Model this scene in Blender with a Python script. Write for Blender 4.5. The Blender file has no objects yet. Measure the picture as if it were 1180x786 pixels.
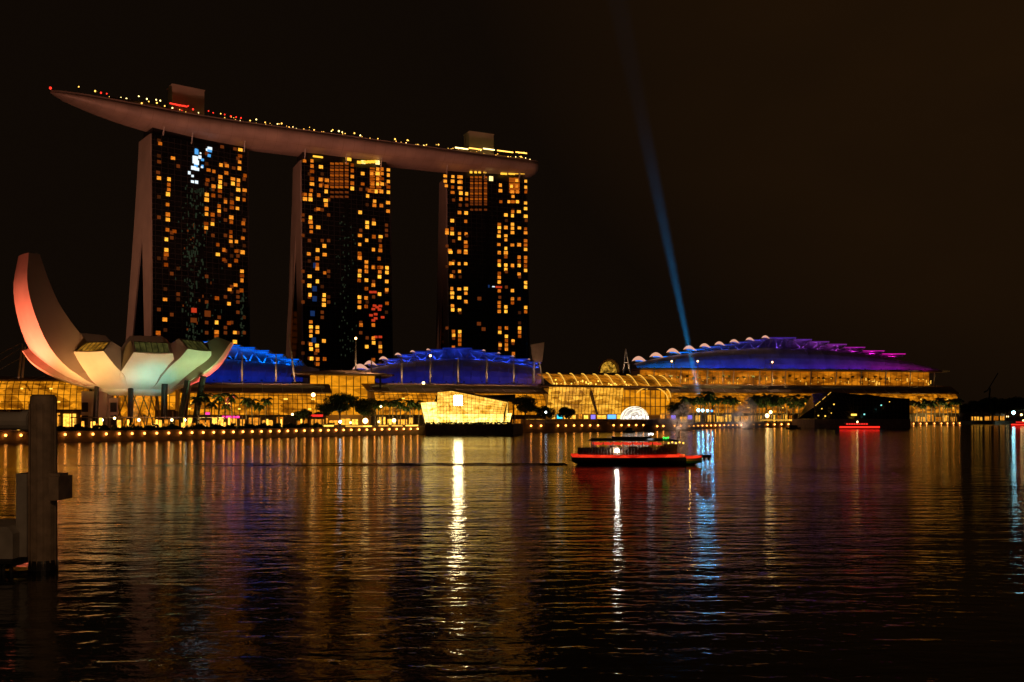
import bpy, bmesh, math, random
from mathutils import Vector
random.seed(7)
R = math.radians
SC = bpy.context.scene
COL = SC.collection

# ------------------------------------------------------------------ camera, world, exposure
F = 1060.0          # focal length in photograph pixels
HC = 8.0            # camera height over the water, metres
cam_d = bpy.data.cameras.new('camera')
cam = bpy.data.objects.new('camera', cam_d); COL.objects.link(cam)
cam.location = (0, 0, HC); cam.rotation_euler = (R(90), 0, 0)
cam_d.sensor_width = 36; cam_d.lens = F / 1180 * 36
cam_d.shift_y = (479 - 393) / 1180
cam_d.clip_start = 0.5; cam_d.clip_end = 9000
SC.camera = cam

world = bpy.data.worlds.new('World'); SC.world = world; world.use_nodes = True
wn = world.node_tree; wn.nodes.clear()
def wnode(t, **k):
    n = wn.nodes.new(t)
    for a, v in k.items(): setattr(n, a, v)
    return n
w_out = wnode('ShaderNodeOutputWorld')
w_sky = wnode('ShaderNodeTexSky', sky_type='NISHITA', sun_disc=False)
w_sky.sun_elevation = R(-6); w_sky.sun_rotation = R(250)
w_b1 = wnode('ShaderNodeBackground'); w_b1.inputs[1].default_value = 0.004
wn.links.new(w_sky.outputs[0], w_b1.inputs[0])
# low cloud lit brown by the city
w_tc = wnode('ShaderNodeTexCoord')
w_no = wnode('ShaderNodeTexNoise'); w_no.inputs['Scale'].default_value = 1.7; w_no.inputs['Detail'].default_value = 5
w_mp = wnode('ShaderNodeMapping'); w_mp.inputs['Scale'].default_value = (1, 1, 2.2); w_mp.inputs['Location'].default_value = (0.35, 0.1, 0)
wn.links.new(w_tc.outputs['Generated'], w_mp.inputs[0]); wn.links.new(w_mp.outputs[0], w_no.inputs['Vector'])
w_dot = wnode('ShaderNodeVectorMath', operation='DOT_PRODUCT'); w_dot.inputs[1].default_value = Vector((0.52, 0.66, 0.54)).normalized()
wn.links.new(w_tc.outputs['Generated'], w_dot.inputs[0])
w_mr = wnode('ShaderNodeMapRange'); w_mr.inputs[1].default_value = 0.80; w_mr.inputs[2].default_value = 1.0
w_mr.inputs[3].default_value = 0.0; w_mr.inputs[4].default_value = 1.0
wn.links.new(w_dot.outputs['Value'], w_mr.inputs[0])
w_mul = wnode('ShaderNodeMath', operation='MULTIPLY'); wn.links.new(w_mr.outputs[0], w_mul.inputs[0]); wn.links.new(w_no.outputs[0], w_mul.inputs[1])
w_rp = wnode('ShaderNodeValToRGB')
w_rp.color_ramp.elements[0].position = 0.0; w_rp.color_ramp.elements[0].color = (0.0046, 0.0026, 0.0013, 1)
w_rp.color_ramp.elements[1].position = 0.62; w_rp.color_ramp.elements[1].color = (0.021, 0.0088, 0.0021, 1)
wn.links.new(w_mul.outputs[0], w_rp.inputs[0])
w_b2 = wnode('ShaderNodeBackground'); w_b2.inputs[1].default_value = 1.0
wn.links.new(w_rp.outputs[0], w_b2.inputs[0])
w_add = wnode('ShaderNodeAddShader')
wn.links.new(w_b1.outputs[0], w_add.inputs[0]); wn.links.new(w_b2.outputs[0], w_add.inputs[1])
wn.links.new(w_add.outputs[0], w_out.inputs[0])

SC.view_settings.view_transform = 'Standard'; SC.view_settings.look = 'None'
SC.view_settings.exposure = 0.0; SC.view_settings.gamma = 1.0; SC.view_settings.use_curve_mapping = False
SC.render.engine = 'CYCLES'
cy = SC.cycles
cy.use_denoising = True
cy.max_bounces = 6; cy.diffuse_bounces = 2; cy.glossy_bounces = 4; cy.transmission_bounces = 4; cy.volume_bounces = 0
cy.transparent_max_bounces = 12
cy.sample_clamp_indirect = 6.0
cy.use_light_tree = True
cy.use_adaptive_sampling = True; cy.adaptive_threshold = 0.01

def W(px, py, d):
    """world point seen at photograph pixel (px, py) at distance d along +Y"""
    return Vector(((px - 590) / F * d, d, HC + (479 - py) / F * d))
def ZY(py, d): return HC + (479 - py) / F * d
def XP(px, d): return (px - 590) / F * d

# ------------------------------------------------------------------ helpers: materials
def new_mat(name):
    m = bpy.data.materials.new(name); m.use_nodes = True; m.node_tree.nodes.clear()
    return m, m.node_tree
def surf(name, col, rough=0.6, metal=0.0, var=0.25, scale=0.6, bump=0.0, spec=0.5):
    m, t = new_mat(name); N = t.nodes
    o = N.new('ShaderNodeOutputMaterial'); p = N.new('ShaderNodeBsdfPrincipled')
    tc = N.new('ShaderNodeTexCoord'); no = N.new('ShaderNodeTexNoise')
    no.inputs['Scale'].default_value = scale; no.inputs['Detail'].default_value = 6
    t.links.new(tc.outputs['Object'], no.inputs['Vector'])
    rp = N.new('ShaderNodeValToRGB')
    a, b = 1 - var, 1 + var
    rp.color_ramp.elements[0].position = 0.3; rp.color_ramp.elements[0].color = (col[0]*a, col[1]*a, col[2]*a, 1)
    rp.color_ramp.elements[1].position = 0.7; rp.color_ramp.elements[1].color = (min(1, col[0]*b), min(1, col[1]*b), min(1, col[2]*b), 1)
    t.links.new(no.outputs[0], rp.inputs[0]); t.links.new(rp.outputs[0], p.inputs['Base Color'])
    p.inputs['Roughness'].default_value = rough; p.inputs['Metallic'].default_value = metal
    p.inputs['Specular IOR Level'].default_value = spec
    if bump:
        bp = N.new('ShaderNodeBump'); bp.inputs['Strength'].default_value = bump; bp.inputs['Distance'].default_value = 0.1
        t.links.new(no.outputs[0], bp.inputs['Height']); t.links.new(bp.outputs[0], p.inputs['Normal'])
    t.links.new(p.outputs[0], o.inputs[0])
    return m
def glow(name, col, strength, sampled=True):
    m, t = new_mat(name); N = t.nodes
    o = N.new('ShaderNodeOutputMaterial'); e = N.new('ShaderNodeEmission')
    e.inputs[0].default_value = (*col, 1); e.inputs[1].default_value = strength
    t.links.new(e.outputs[0], o.inputs[0])
    if not sampled: m.cycles.emission_sampling = 'NONE'
    return m
def window_glow(name, lo, hi, s_lo, s_hi, island=False):
    """lit room behind a window: every window gets its own lamp level; curtains and furniture make it uneven"""
    m, t = new_mat(name); N = t.nodes
    o = N.new('ShaderNodeOutputMaterial'); e = N.new('ShaderNodeEmission')
    if island: rnd = N.new('ShaderNodeNewGeometry').outputs['Random Per Island']
    else: rnd = N.new('ShaderNodeObjectInfo').outputs['Random']
    mx = N.new('ShaderNodeMix'); mx.data_type = 'RGBA'
    mx.inputs[6].default_value = (*lo, 1); mx.inputs[7].default_value = (*hi, 1)
    t.links.new(rnd, mx.inputs[0]); t.links.new(mx.outputs[2], e.inputs[0])
    mr = N.new('ShaderNodeMapRange'); mr.inputs[3].default_value = s_lo; mr.inputs[4].default_value = s_hi
    t.links.new(rnd, mr.inputs[0])
    tc = N.new('ShaderNodeTexCoord'); no = N.new('ShaderNodeTexNoise'); no.inputs['Scale'].default_value = 0.9
    t.links.new(tc.outputs['Object'], no.inputs['Vector'])
    m2 = N.new('ShaderNodeMapRange'); m2.inputs[1].default_value = 0.3; m2.inputs[2].default_value = 0.7
    m2.inputs[3].default_value = 0.45; m2.inputs[4].default_value = 1.4
    t.links.new(no.outputs[0], m2.inputs[0])
    mu = N.new('ShaderNodeMath'); mu.operation = 'MULTIPLY'
    t.links.new(mr.outputs[0], mu.inputs[0]); t.links.new(m2.outputs[0], mu.inputs[1]); t.links.new(mu.outputs[0], e.inputs[1])
    t.links.new(e.outputs[0], o.inputs[0])
    return m
def lit_glass(name, lo, hi, strength, scale=(0.25, 0.25, 0.35), rmin=0.25, gloss=0.25):
    """glazing with lamps behind it: uneven, plus a sheen"""
    m, t = new_mat(name); N = t.nodes
    o = N.new('ShaderNodeOutputMaterial'); p = N.new('ShaderNodeBsdfPrincipled')
    tc = N.new('ShaderNodeTexCoord'); mp = N.new('ShaderNodeMapping'); mp.inputs['Scale'].default_value = scale
    t.links.new(tc.outputs['Object'], mp.inputs[0])
    no = N.new('ShaderNodeTexNoise'); no.inputs['Scale'].default_value = 1.0; no.inputs['Detail'].default_value = 4; no.inputs['Roughness'].default_value = 0.65
    vo = N.new('ShaderNodeTexVoronoi'); vo.inputs['Scale'].default_value = 1.6
    t.links.new(mp.outputs[0], no.inputs['Vector']); t.links.new(mp.outputs[0], vo.inputs['Vector'])
    sp = N.new('ShaderNodeSeparateColor'); t.links.new(vo.outputs['Color'], sp.inputs[0])
    ad = N.new('ShaderNodeMath'); ad.operation = 'MULTIPLY_ADD'; ad.inputs[1].default_value = 0.35
    t.links.new(sp.outputs[0], ad.inputs[0]); t.links.new(no.outputs[0], ad.inputs[2])
    rp = N.new('ShaderNodeValToRGB')
    rp.color_ramp.elements[0].position = 0.4; rp.color_ramp.elements[0].color = (*lo, 1)
    rp.color_ramp.elements[1].position = 0.85; rp.color_ramp.elements[1].color = (*hi, 1)
    t.links.new(ad.outputs[0], rp.inputs[0])
    p.inputs['Base Color'].default_value = (0.02, 0.018, 0.015, 1); p.inputs['Roughness'].default_value = gloss
    t.links.new(rp.outputs[0], p.inputs['Emission Color'])
    mr = N.new('ShaderNodeMapRange'); mr.inputs[1].default_value = 0.4; mr.inputs[2].default_value = 0.9
    mr.inputs[3].default_value = strength * rmin; mr.inputs[4].default_value = strength
    t.links.new(ad.outputs[0], mr.inputs[0]); t.links.new(mr.outputs[0], p.inputs['Emission Strength'])
    t.links.new(p.outputs[0], o.inputs[0])
    return m

# ------------------------------------------------------------------ helpers: meshes and objects
class MB:
    def __init__(s): s.v = []; s.f = []; s.mi = []
    def add(s, vs, fs, m=0):
        b = len(s.v); s.v += [tuple(v) for v in vs]
        for f in fs: s.f.append(tuple(b + i for i in f)); s.mi.append(m)
    def quad(s, a, b, c, d, m=0): s.add([a, b, c, d], [(0, 1, 2, 3)], m)
    def box(s, c, size, rz=0, m=0):
        cx, cy_, cz = c; x, y, z = size[0]/2, size[1]/2, size[2]/2
        ca, sa = math.cos(rz), math.sin(rz); vs = []
        for dz in (-z, z):
            for dx, dy in ((-x, -y), (x, -y), (x, y), (-x, y)):
                vs.append((cx + dx*ca - dy*sa, cy_ + dx*sa + dy*ca, cz + dz))
        s.add(vs, [(3, 2, 1, 0), (4, 5, 6, 7), (0, 1, 5, 4), (1, 2, 6, 5), (2, 3, 7, 6), (3, 0, 4, 7)], m)
    def loft(s, rings, closed=True, caps=True, m=0):
        n = len(rings[0]); b = len(s.v)
        for r in rings: s.v += [tuple(p) for p in r]
        for i in range(len(rings) - 1):
            for j in range(n if closed else n - 1):
                k = (j + 1) % n
                s.f.append((b + i*n + j, b + i*n + k, b + (i+1)*n + k, b + (i+1)*n + j)); s.mi.append(m)
        if caps and closed:
            s.f.append(tuple(b + j for j in reversed(range(n)))); s.mi.append(m)
            s.f.append(tuple(b + (len(rings)-1)*n + j for j in range(n))); s.mi.append(m)
    def tube(s, pts, r, n=6, m=0):
        pts = [Vector(p) for p in pts]
        rs = r if isinstance(r, (list, tuple)) else [r] * len(pts)
        rings = []
        for i, p in enumerate(pts):
            t = (pts[min(i+1, len(pts)-1)] - pts[max(i-1, 0)]).normalized()
            a = t.cross(Vector((0, 0, 1)))
            if a.length < 0.05: a = t.cross(Vector((1, 0, 0)))
            a.normalize(); b = t.cross(a)
            rings.append([p + rs[i]*(a*math.cos(2*math.pi*k/n) + b*math.sin(2*math.pi*k/n)) for k in range(n)])
        s.loft(rings, True, True, m)
    def ball(s, c, r, nu=8, nv=5, m=0, sz=1.0):
        c = Vector(c); rings = []
        for i in range(nv + 1):
            a = math.pi * (0.04 + 0.92 * i / nv) - math.pi/2
            rings.append([c + Vector((r*math.cos(a)*math.cos(2*math.pi*k/nu), r*math.cos(a)*math.sin(2*math.pi*k/nu), r*sz*math.sin(a))) for k in range(nu)])
        s.loft(rings, True, True, m)
    def lathe(s, c, prof, n=12, m=0):
        c = Vector(c)
        s.loft([[c + Vector((r*math.cos(2*math.pi*k/n), r*math.sin(2*math.pi*k/n), z)) for k in range(n)] for r, z in prof], True, True, m)
    def extrude(s, poly, vec, m=0):
        """closed 3D polygon swept by a vector"""
        vec = Vector(vec); s.loft([[Vector(p) for p in poly], [Vector(p) + vec for p in poly]], True, True, m)
    def build(s, name, mats, parent=None, smooth=False, label=None, kind=None):
        me = bpy.data.meshes.new(name)
        L = world_loc(parent)
        me.from_pydata([(x - L.x, y - L.y, z - L.z) for x, y, z in s.v], [], s.f)
        mats = mats if isinstance(mats, (list, tuple)) else [mats]
        for m in mats: me.materials.append(m)
        me.polygons.foreach_set('material_index', s.mi)
        bm = bmesh.new(); bm.from_mesh(me); bmesh.ops.recalc_face_normals(bm, faces=bm.faces); bm.to_mesh(me); bm.free()
        if smooth: me.polygons.foreach_set('use_smooth', [True] * len(me.polygons))
        o = bpy.data.objects.new(name, me); COL.objects.link(o)
        if parent: o.parent = parent
        if label: o['label'] = label
        if kind: o['kind'] = kind
        return o
def world_loc(o):
    L = Vector((0, 0, 0))
    while o: L += o.location; o = o.parent
    return L
def thing(name, label, cat, loc=(0, 0, 0), group=None):
    o = bpy.data.objects.new(name, None); COL.objects.link(o); o.location = loc; o.empty_display_size = 0.5
    o['label'] = label; o['category'] = cat
    if group: o['group'] = group
    return o
def tag(o, label, cat, group=None, kind=None):
    o['label'] = label; o['category'] = cat
    if group: o['group'] = group
    if kind: o['kind'] = kind
    return o
def rebase(o, loc):
    """move a top-level mesh's origin to loc without moving its shape"""
    loc = Vector(loc); d = o.location - loc
    o.data.transform(__import__('mathutils').Matrix.Translation(d)); o.location = loc
    return o
KIDS = {}
def kids(o):
    return [c for c in o.children]
def copy_tree(o, parent=None):
    c = o.copy(); COL.objects.link(c); c.parent = parent
    for ch in kids(o): copy_tree(ch, c)
    return c
USED = set()
def place(proto, loc, rz=0.0, sc=1.0, label=None, group=None):
    if proto.name in USED: o = copy_tree(proto)
    else: USED.add(proto.name); o = proto
    o.location = loc; o.rotation_euler = (0, 0, rz); o.scale = (sc, sc, sc)
    if label: o['label'] = label
    if group: o['group'] = group
    return o
def lamp(name, kind, loc, col, power, target=None, size=0.3, angle=60, blend=0.5, parent=None):
    d = bpy.data.lights.new(name, kind); d.color = col; d.energy = power
    if kind == 'SPOT': d.spot_size = R(angle); d.spot_blend = blend; d.shadow_soft_size = size
    elif kind == 'POINT': d.shadow_soft_size = size
    o = bpy.data.objects.new(name, d); COL.objects.link(o); o.location = loc
    if target is not None:
        o.rotation_euler = (Vector(target) - Vector(loc)).to_track_quat('-Z', 'Y').to_euler()
    if parent: o.parent = parent; o.location = Vector(loc) - world_loc(parent)
    return o

# ------------------------------------------------------------------ materials
# fill lamps added to brighten the pile, and floodlights on the towers (architectural lighting)
lamp('pile_fill_lamp', 'POINT', (-17, 22, 17), (1, .60, .30), 2600, None, .3)
lamp('pile_fill_lamp', 'POINT', (6, -6, 12), (1, .60, .30), 1700, None, .3)
FLOODS = ((150, 470, 2.1e5, 190, (1, .42, .26)), (300, 500, 2.9e5, 300, (1, .40, .25)), (450, 520, 2.7e5, 430, (1, .38, .23)), (560, 560, 2.5e5, 570, (1, .36, .21)))
for px, d, pw, tx, col in FLOODS:
    lamp('facade_flood', 'SPOT', (XP(px, d) - 40, d - 60, 30), col, pw, W(tx, 150, 620), 2.0, 70, 1.0)
lamp('end_wall_fill', 'SPOT', (-470, 470, 25), (1, .42, .25), 4.6e5, (-150, 645, 90), 2.0, 60, 1.0)  # unseen fill light added to brighten the pale end walls
M = dict(
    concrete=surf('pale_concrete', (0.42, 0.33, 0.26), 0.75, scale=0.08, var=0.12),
    quay=surf('quay_concrete', (0.30, 0.21, 0.14), 0.85, scale=0.4, bump=0.2),
    paving=surf('paving', (0.24, 0.19, 0.14), 0.8, scale=0.5),
    roofmetal=surf('roof_metal', (0.32, 0.21, 0.14), 0.6, metal=0.1, scale=0.2, var=0.12),
    darkmetal=surf('dark_metal', (0.03, 0.027, 0.025), 0.45, metal=0.4),
    bronze=surf('bronze_frame', (0.10, 0.065, 0.03), 0.5, metal=0.3),
    mast=surf('white_mast', (0.70, 0.62, 0.55), 0.5),
    glass=surf('dark_tower_glass', (0.012, 0.011, 0.010), 0.12, scale=0.15, var=0.5, spec=0.6),
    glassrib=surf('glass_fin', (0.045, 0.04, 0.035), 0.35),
    hull=surf('sky_deck_cladding', (0.46, 0.33, 0.26), 0.5, metal=0.15, scale=0.07, var=0.2),
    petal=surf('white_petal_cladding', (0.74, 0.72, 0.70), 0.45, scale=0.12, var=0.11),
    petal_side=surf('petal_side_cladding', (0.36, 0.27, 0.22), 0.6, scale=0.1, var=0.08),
    black=surf('black_paint', (0.015, 0.014, 0.013), 0.5),
    membrane=surf('roof_membrane', (0.60, 0.60, 0.62), 0.6, scale=0.12, var=0.28),
    trunk=surf('bark', (0.16, 0.11, 0.07), 0.9, scale=3),
    palmleaf=surf('palm_frond', (0.06, 0.10, 0.025), 0.55, scale=1.5, var=0.4),
    leaf=surf('tree_leaf', (0.045, 0.075, 0.02), 0.6, scale=1.0, var=0.5),
    hedge=surf('hedge_leaf', (0.06, 0.10, 0.025), 0.65, scale=1.2, var=0.5),
    pile=surf('weathered_pile', (0.30, 0.205, 0.14), 0.75, scale=1.6, var=0.3, bump=0.25),
    pilepaint=surf('worn_white_paint', (0.34, 0.29, 0.25), 0.65, scale=1.0, var=0.2),
    hullblack=surf('boat_black', (0.012, 0.011, 0.011), 0.4),
    hullred=surf('boat_red', (0.35, 0.03, 0.02), 0.45),
    wood=surf('boat_timber', (0.13, 0.07, 0.035), 0.6, scale=2),
    yellow=surf('boat_yellow', (0.55, 0.36, 0.04), 0.5),
    green=surf('boat_green', (0.05, 0.20, 0.05), 0.5),
    mall_glass=lit_glass('lit_mall_glass', (0.56, 0.155, 0.003), (1.0, 0.345, 0.010), 1.02, scale=(0.16, 0.16, 0.30)),
    block_glass=lit_glass('lit_block_glass', (0.68, 0.215, 0.004), (1.0, 0.35, 0.008), 0.98, scale=(0.10, 0.10, 0.2), rmin=0.5),
    hall_glass=lit_glass('lit_hall_glass', (0.42, 0.10, 0.002), (1.0, 0.32, 0.008), 0.80, scale=(0.16, 0.16, 0.30), rmin=.2),
    terrace_glass=lit_glass('lit_terrace_glass', (0.50, 0.12, 0.003), (0.95, 0.28, 0.008), 0.72, scale=(0.10, 0.10, 0.25)),
    atrium_glass=lit_glass('lit_atrium_glass', (0.80, 0.27, 0.006), (1.0, 0.47, 0.04), 1.3, scale=(0.14, 0.14, 0.3)),
    crystal_low=lit_glass('lit_pavilion_lower', (1.0, 0.52, 0.05), (1.0, 0.72, 0.20), 3.0, scale=(0.35, 0.35, 0.5), rmin=0.55),
    crystal_up=lit_glass('lit_pavilion_upper', (0.9, 0.36, 0.015), (1.0, 0.60, 0.10), 1.8, scale=(0.3, 0.3, 0.4), rmin=0.5),
    shop=window_glow('shop_light', (1.0, 0.27, 0.008), (1.0, 0.50, 0.06), 0.4, 2.4), shop_dim=window_glow('dim_shop_light', (1.0, 0.26, 0.008), (1.0, 0.48, 0.05), 0.3, 1.6),
    warm_lamp=glow('warm_lamp', (1.0, 0.50, 0.14), 14),
    quay_lamp=glow('quay_lamp', (1.0, 0.33, 0.05), 10),
    column_lamp=glow('column_lamp', (1.0, 0.50, 0.06), 3.2),
    gold=glow('gold_lamp', (1.0, 0.55, 0.07), 2.2),
    golddim=glow('gold_strip', (1.0, 0.50, 0.06), 1.1),
    white_lamp=glow('white_lamp', (1.0, 0.93, 0.72), 60),
    red_lamp=glow('red_lamp', (1.0, 0.02, 0.01), 2.2),
    tip_glow=glow('glowing_shell_tip', (1.0, 0.50, 0.34), 0.75),  # shells are no lamps; the light falling on them is put in as emission
    pink=glow('pink_neon', (1.0, 0.04, 0.25), 2.2),
    rednean=glow('red_neon', (1.0, 0.03, 0.02), 1.2),
    blue_lamp=glow('blue_lamp', (0.08, 0.30, 1.0), 3.0),
    cyan_lamp=glow('cyan_lamp', (0.25, 0.85, 1.0), 7.0),
    green_lamp=glow('green_lamp', (0.05, 1.0, 0.10), 2.0),
    boat_led=lit_glass('boat_red_strip', (.75, .012, .005), (1.0, 0.045, 0.012), 1.05, scale=(.35, .35, .8), rmin=.5),
    boat_led2=glow('boat_red_ceiling', (1.0, 0.05, 0.02), 0.75),
)
WIN = window_glow('hotel_window_light', (1.0, 0.155, 0.005), (1.0, 0.43, 0.035), 0.22, 1.75)
WIN_I = window_glow('hotel_window_light_shared', (1.0, 0.155, 0.005), (1.0, 0.43, 0.035), 0.22, 1.75, island=True)

# ================================================================== SETTING: water, quay, ground
def water_mat():
    m, t = new_mat('bay_water'); N = t.nodes
    o = N.new('ShaderNodeOutputMaterial'); p = N.new('ShaderNodeBsdfPrincipled')
    p.inputs['Base Color'].default_value = (0.004, 0.005, 0.005, 1)
    p.inputs['Roughness'].default_value = 0.085; p.inputs['IOR'].default_value = 1.22
    tc = N.new('ShaderNodeTexCoord')
    def layer(scale, loc, detail, rough, rot):
        mp = N.new('ShaderNodeMapping'); mp.inputs['Scale'].default_value = scale; mp.inputs['Location'].default_value = loc
        mp.inputs['Rotation'].default_value = (0, 0, R(rot))
        t.links.new(tc.outputs['Object'], mp.inputs[0])
        no = N.new('ShaderNodeTexNoise'); no.inputs['Scale'].default_value = 1.0; no.inputs['Detail'].default_value = detail
        no.inputs['Roughness'].default_value = rough; no.inputs['Distortion'].default_value = 0.4
        t.links.new(mp.outputs[0], no.inputs['Vector'])
        return no.outputs[0]
    a = layer((0.17, 0.55, 1), (3, 7, 0), 2, 0.45, 6)       # swell, about two metres
    b = layer((1.0, 1.7, 1), (11, 2, 0), 3, 0.5, -9)       # ripples
    m1 = N.new('ShaderNodeMath'); m1.operation = 'MULTIPLY'; m1.inputs[1].default_value = WAVE_A; t.links.new(a, m1.inputs[0])
    m2 = N.new('ShaderNodeMath'); m2.operation = 'MULTIPLY_ADD'; m2.inputs[1].default_value = WAVE_B
    t.links.new(b, m2.inputs[0]); t.links.new(m1.outputs[0], m2.inputs[2])
    c = layer((0.012, 0.035, 1), (5, 1, 0), 3, 0.5, 12)     # wind patches and calmer lanes
    mr = N.new('ShaderNodeMapRange'); mr.inputs[1].default_value = 0.35; mr.inputs[2].default_value = 0.65; mr.inputs[3].default_value = 0.55; mr.inputs[4].default_value = 1.45
    t.links.new(c, mr.inputs[0])
    bp = N.new('ShaderNodeBump'); bp.inputs['Strength'].default_value = 1.0; bp.inputs['Distance'].default_value = 1.0
    t.links.new(mr.outputs[0], bp.inputs['Distance'])
    t.links.new(m2.outputs[0], bp.inputs['Height']); t.links.new(bp.outputs[0], p.inputs['Normal'])
    t.links.new(p.outputs[0], o.inputs[0])
    return m
WAVE_A, WAVE_B = 0.115, 0.042
mb = MB(); mb.quad((-4000, -400, 0), (4000, -400, 0), (4000, 7000, 0), (-4000, 7000, 0))
mb.build('water', water_mat(), kind='structure')

SHORE = [(-400, 240), (-120, 252), (0, 265), (100, 283), (240, 314), (400, 369), (492, 404), (598, 446), (740, 478), (812, 565), (945, 700), (1180, 893), (1500, 1150)]
def shore_pt(px):
    for (a, da), (b, db) in zip(SHORE, SHORE[1:]):
        if a <= px <= b:
            # straight in the world between the two shore points
            A = Vector((XP(a, da), da)); B = Vector((XP(b, db), db)); r = (px - 590) / F
            den = (B.x - A.x) - r * (B.y - A.y)
            k = (r * A.y - A.x) / den
            P = A + (B - A) * k
            return P
SP = [Vector((XP(p, d), d)) for p, d in SHORE]
QZ = 3.2
mb = MB()
top = [(p.x, p.y, QZ) for p in SP] + [(2600, 5000, QZ), (-2600, 5000, QZ), (-2600, 240, QZ)]
mb.add(top, [tuple(range(len(top)))])
mb.build('ground', M['paving'], kind='structure')
mb = MB()                                   # quay wall with a coping
for a, b in zip(SP, SP[1:]):
    d = (b - a).normalized(); n = Vector((d.y, -d.x))
    for o_, z0, z1 in ((0.0, -2, QZ - 0.5), (0.25, QZ - 0.5, QZ + 0.15)):
        q = [a + n*o_, b + n*o_, b - n*0.9, a - n*0.9]
        mb.loft([[(v.x, v.y, z0) for v in q], [(v.x, v.y, z1) for v in q]])
mb.build('quay', M['quay'], kind='structure')
# raised event plaza in front of the atrium
pz = [shore_pt(600) + Vector((0, 1)), shore_pt(672) + Vector((0, 1)), shore_pt(744) + Vector((0, 1)), Vector((XP(790, 530), 545)), Vector((XP(760, 560), 600)), Vector((XP(600, 520), 520))]
mb = MB(); mb.loft([[(p.x, p.y, QZ - 1) for p in pz], [(p.x, p.y, 6.0) for p in pz]])
mb.build('plaza', M['quay'], kind='structure')

# ================================================================== HOTEL TOWERS
def ray_facade(px, py, F0, n, H, lean):
    rx, rz = (px - 590) / F, (479 - py) / F
    off = 0.0
    for _ in range(4):
        c = F0.x*n.x + F0.y*n.y + off
        Y = c / (rx*n.x + n.y); z = HC + rz*Y
        off = lean * max(0, 1 - z / H)**1.2
    return Vector((rx*Y, Y, z))
glint_mats = dict(
    b=glow('blue_reflection', (0.10, 0.45, 1.0), 0.9, False), w=glow('white_room_and_reflection', (0.80, 0.92, 1.0), 1.2, False),  # blue and most white panes are city reflections put in as glow
    g=glow('dim_green_reflection', (0.30, 0.42, 0.22), 0.055, False), r=glow('red_room_light', (1.0, 0.07, 0.02), 0.55, False),  # green: city lights mirrored in the glass, painted as emissive panes
    y=glow('pale_room_light', (1.0, 0.72, 0.25), 1.9, False), d=glow('dim_room_light', (1.0, 0.20, 0.03), 0.13, False),
    k=glow('dark_blue_room_light', (0.05, 0.16, 0.6), 0.16, False), h=glow('bar_light', (1.0, 0.50, 0.04), 1.5, False), e=glow('faint_room_light', (1.0, 0.24, 0.05), 0.05, False), o=glow('suite_light', (1.0, 0.20, 0.012), 0.36, False))
def win_mesh(w, h, mat, name):
    m = MB(); m.box((0, 0, 0), (w, 0.24, h)); m.box((0, 0.05, -h/2 - 0.12), (w + 0.3, 0.5, 0.2), m=1)
    me = bpy.data.meshes.new(name); me.from_pydata(m.v, [], m.f); me.materials.append(mat); me.materials.append(M['glassrib'])
    me.polygons.foreach_set('material_index', m.mi)
    return me
WM = win_mesh(2.35, 2.35, WIN, 'lit_window')
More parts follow.
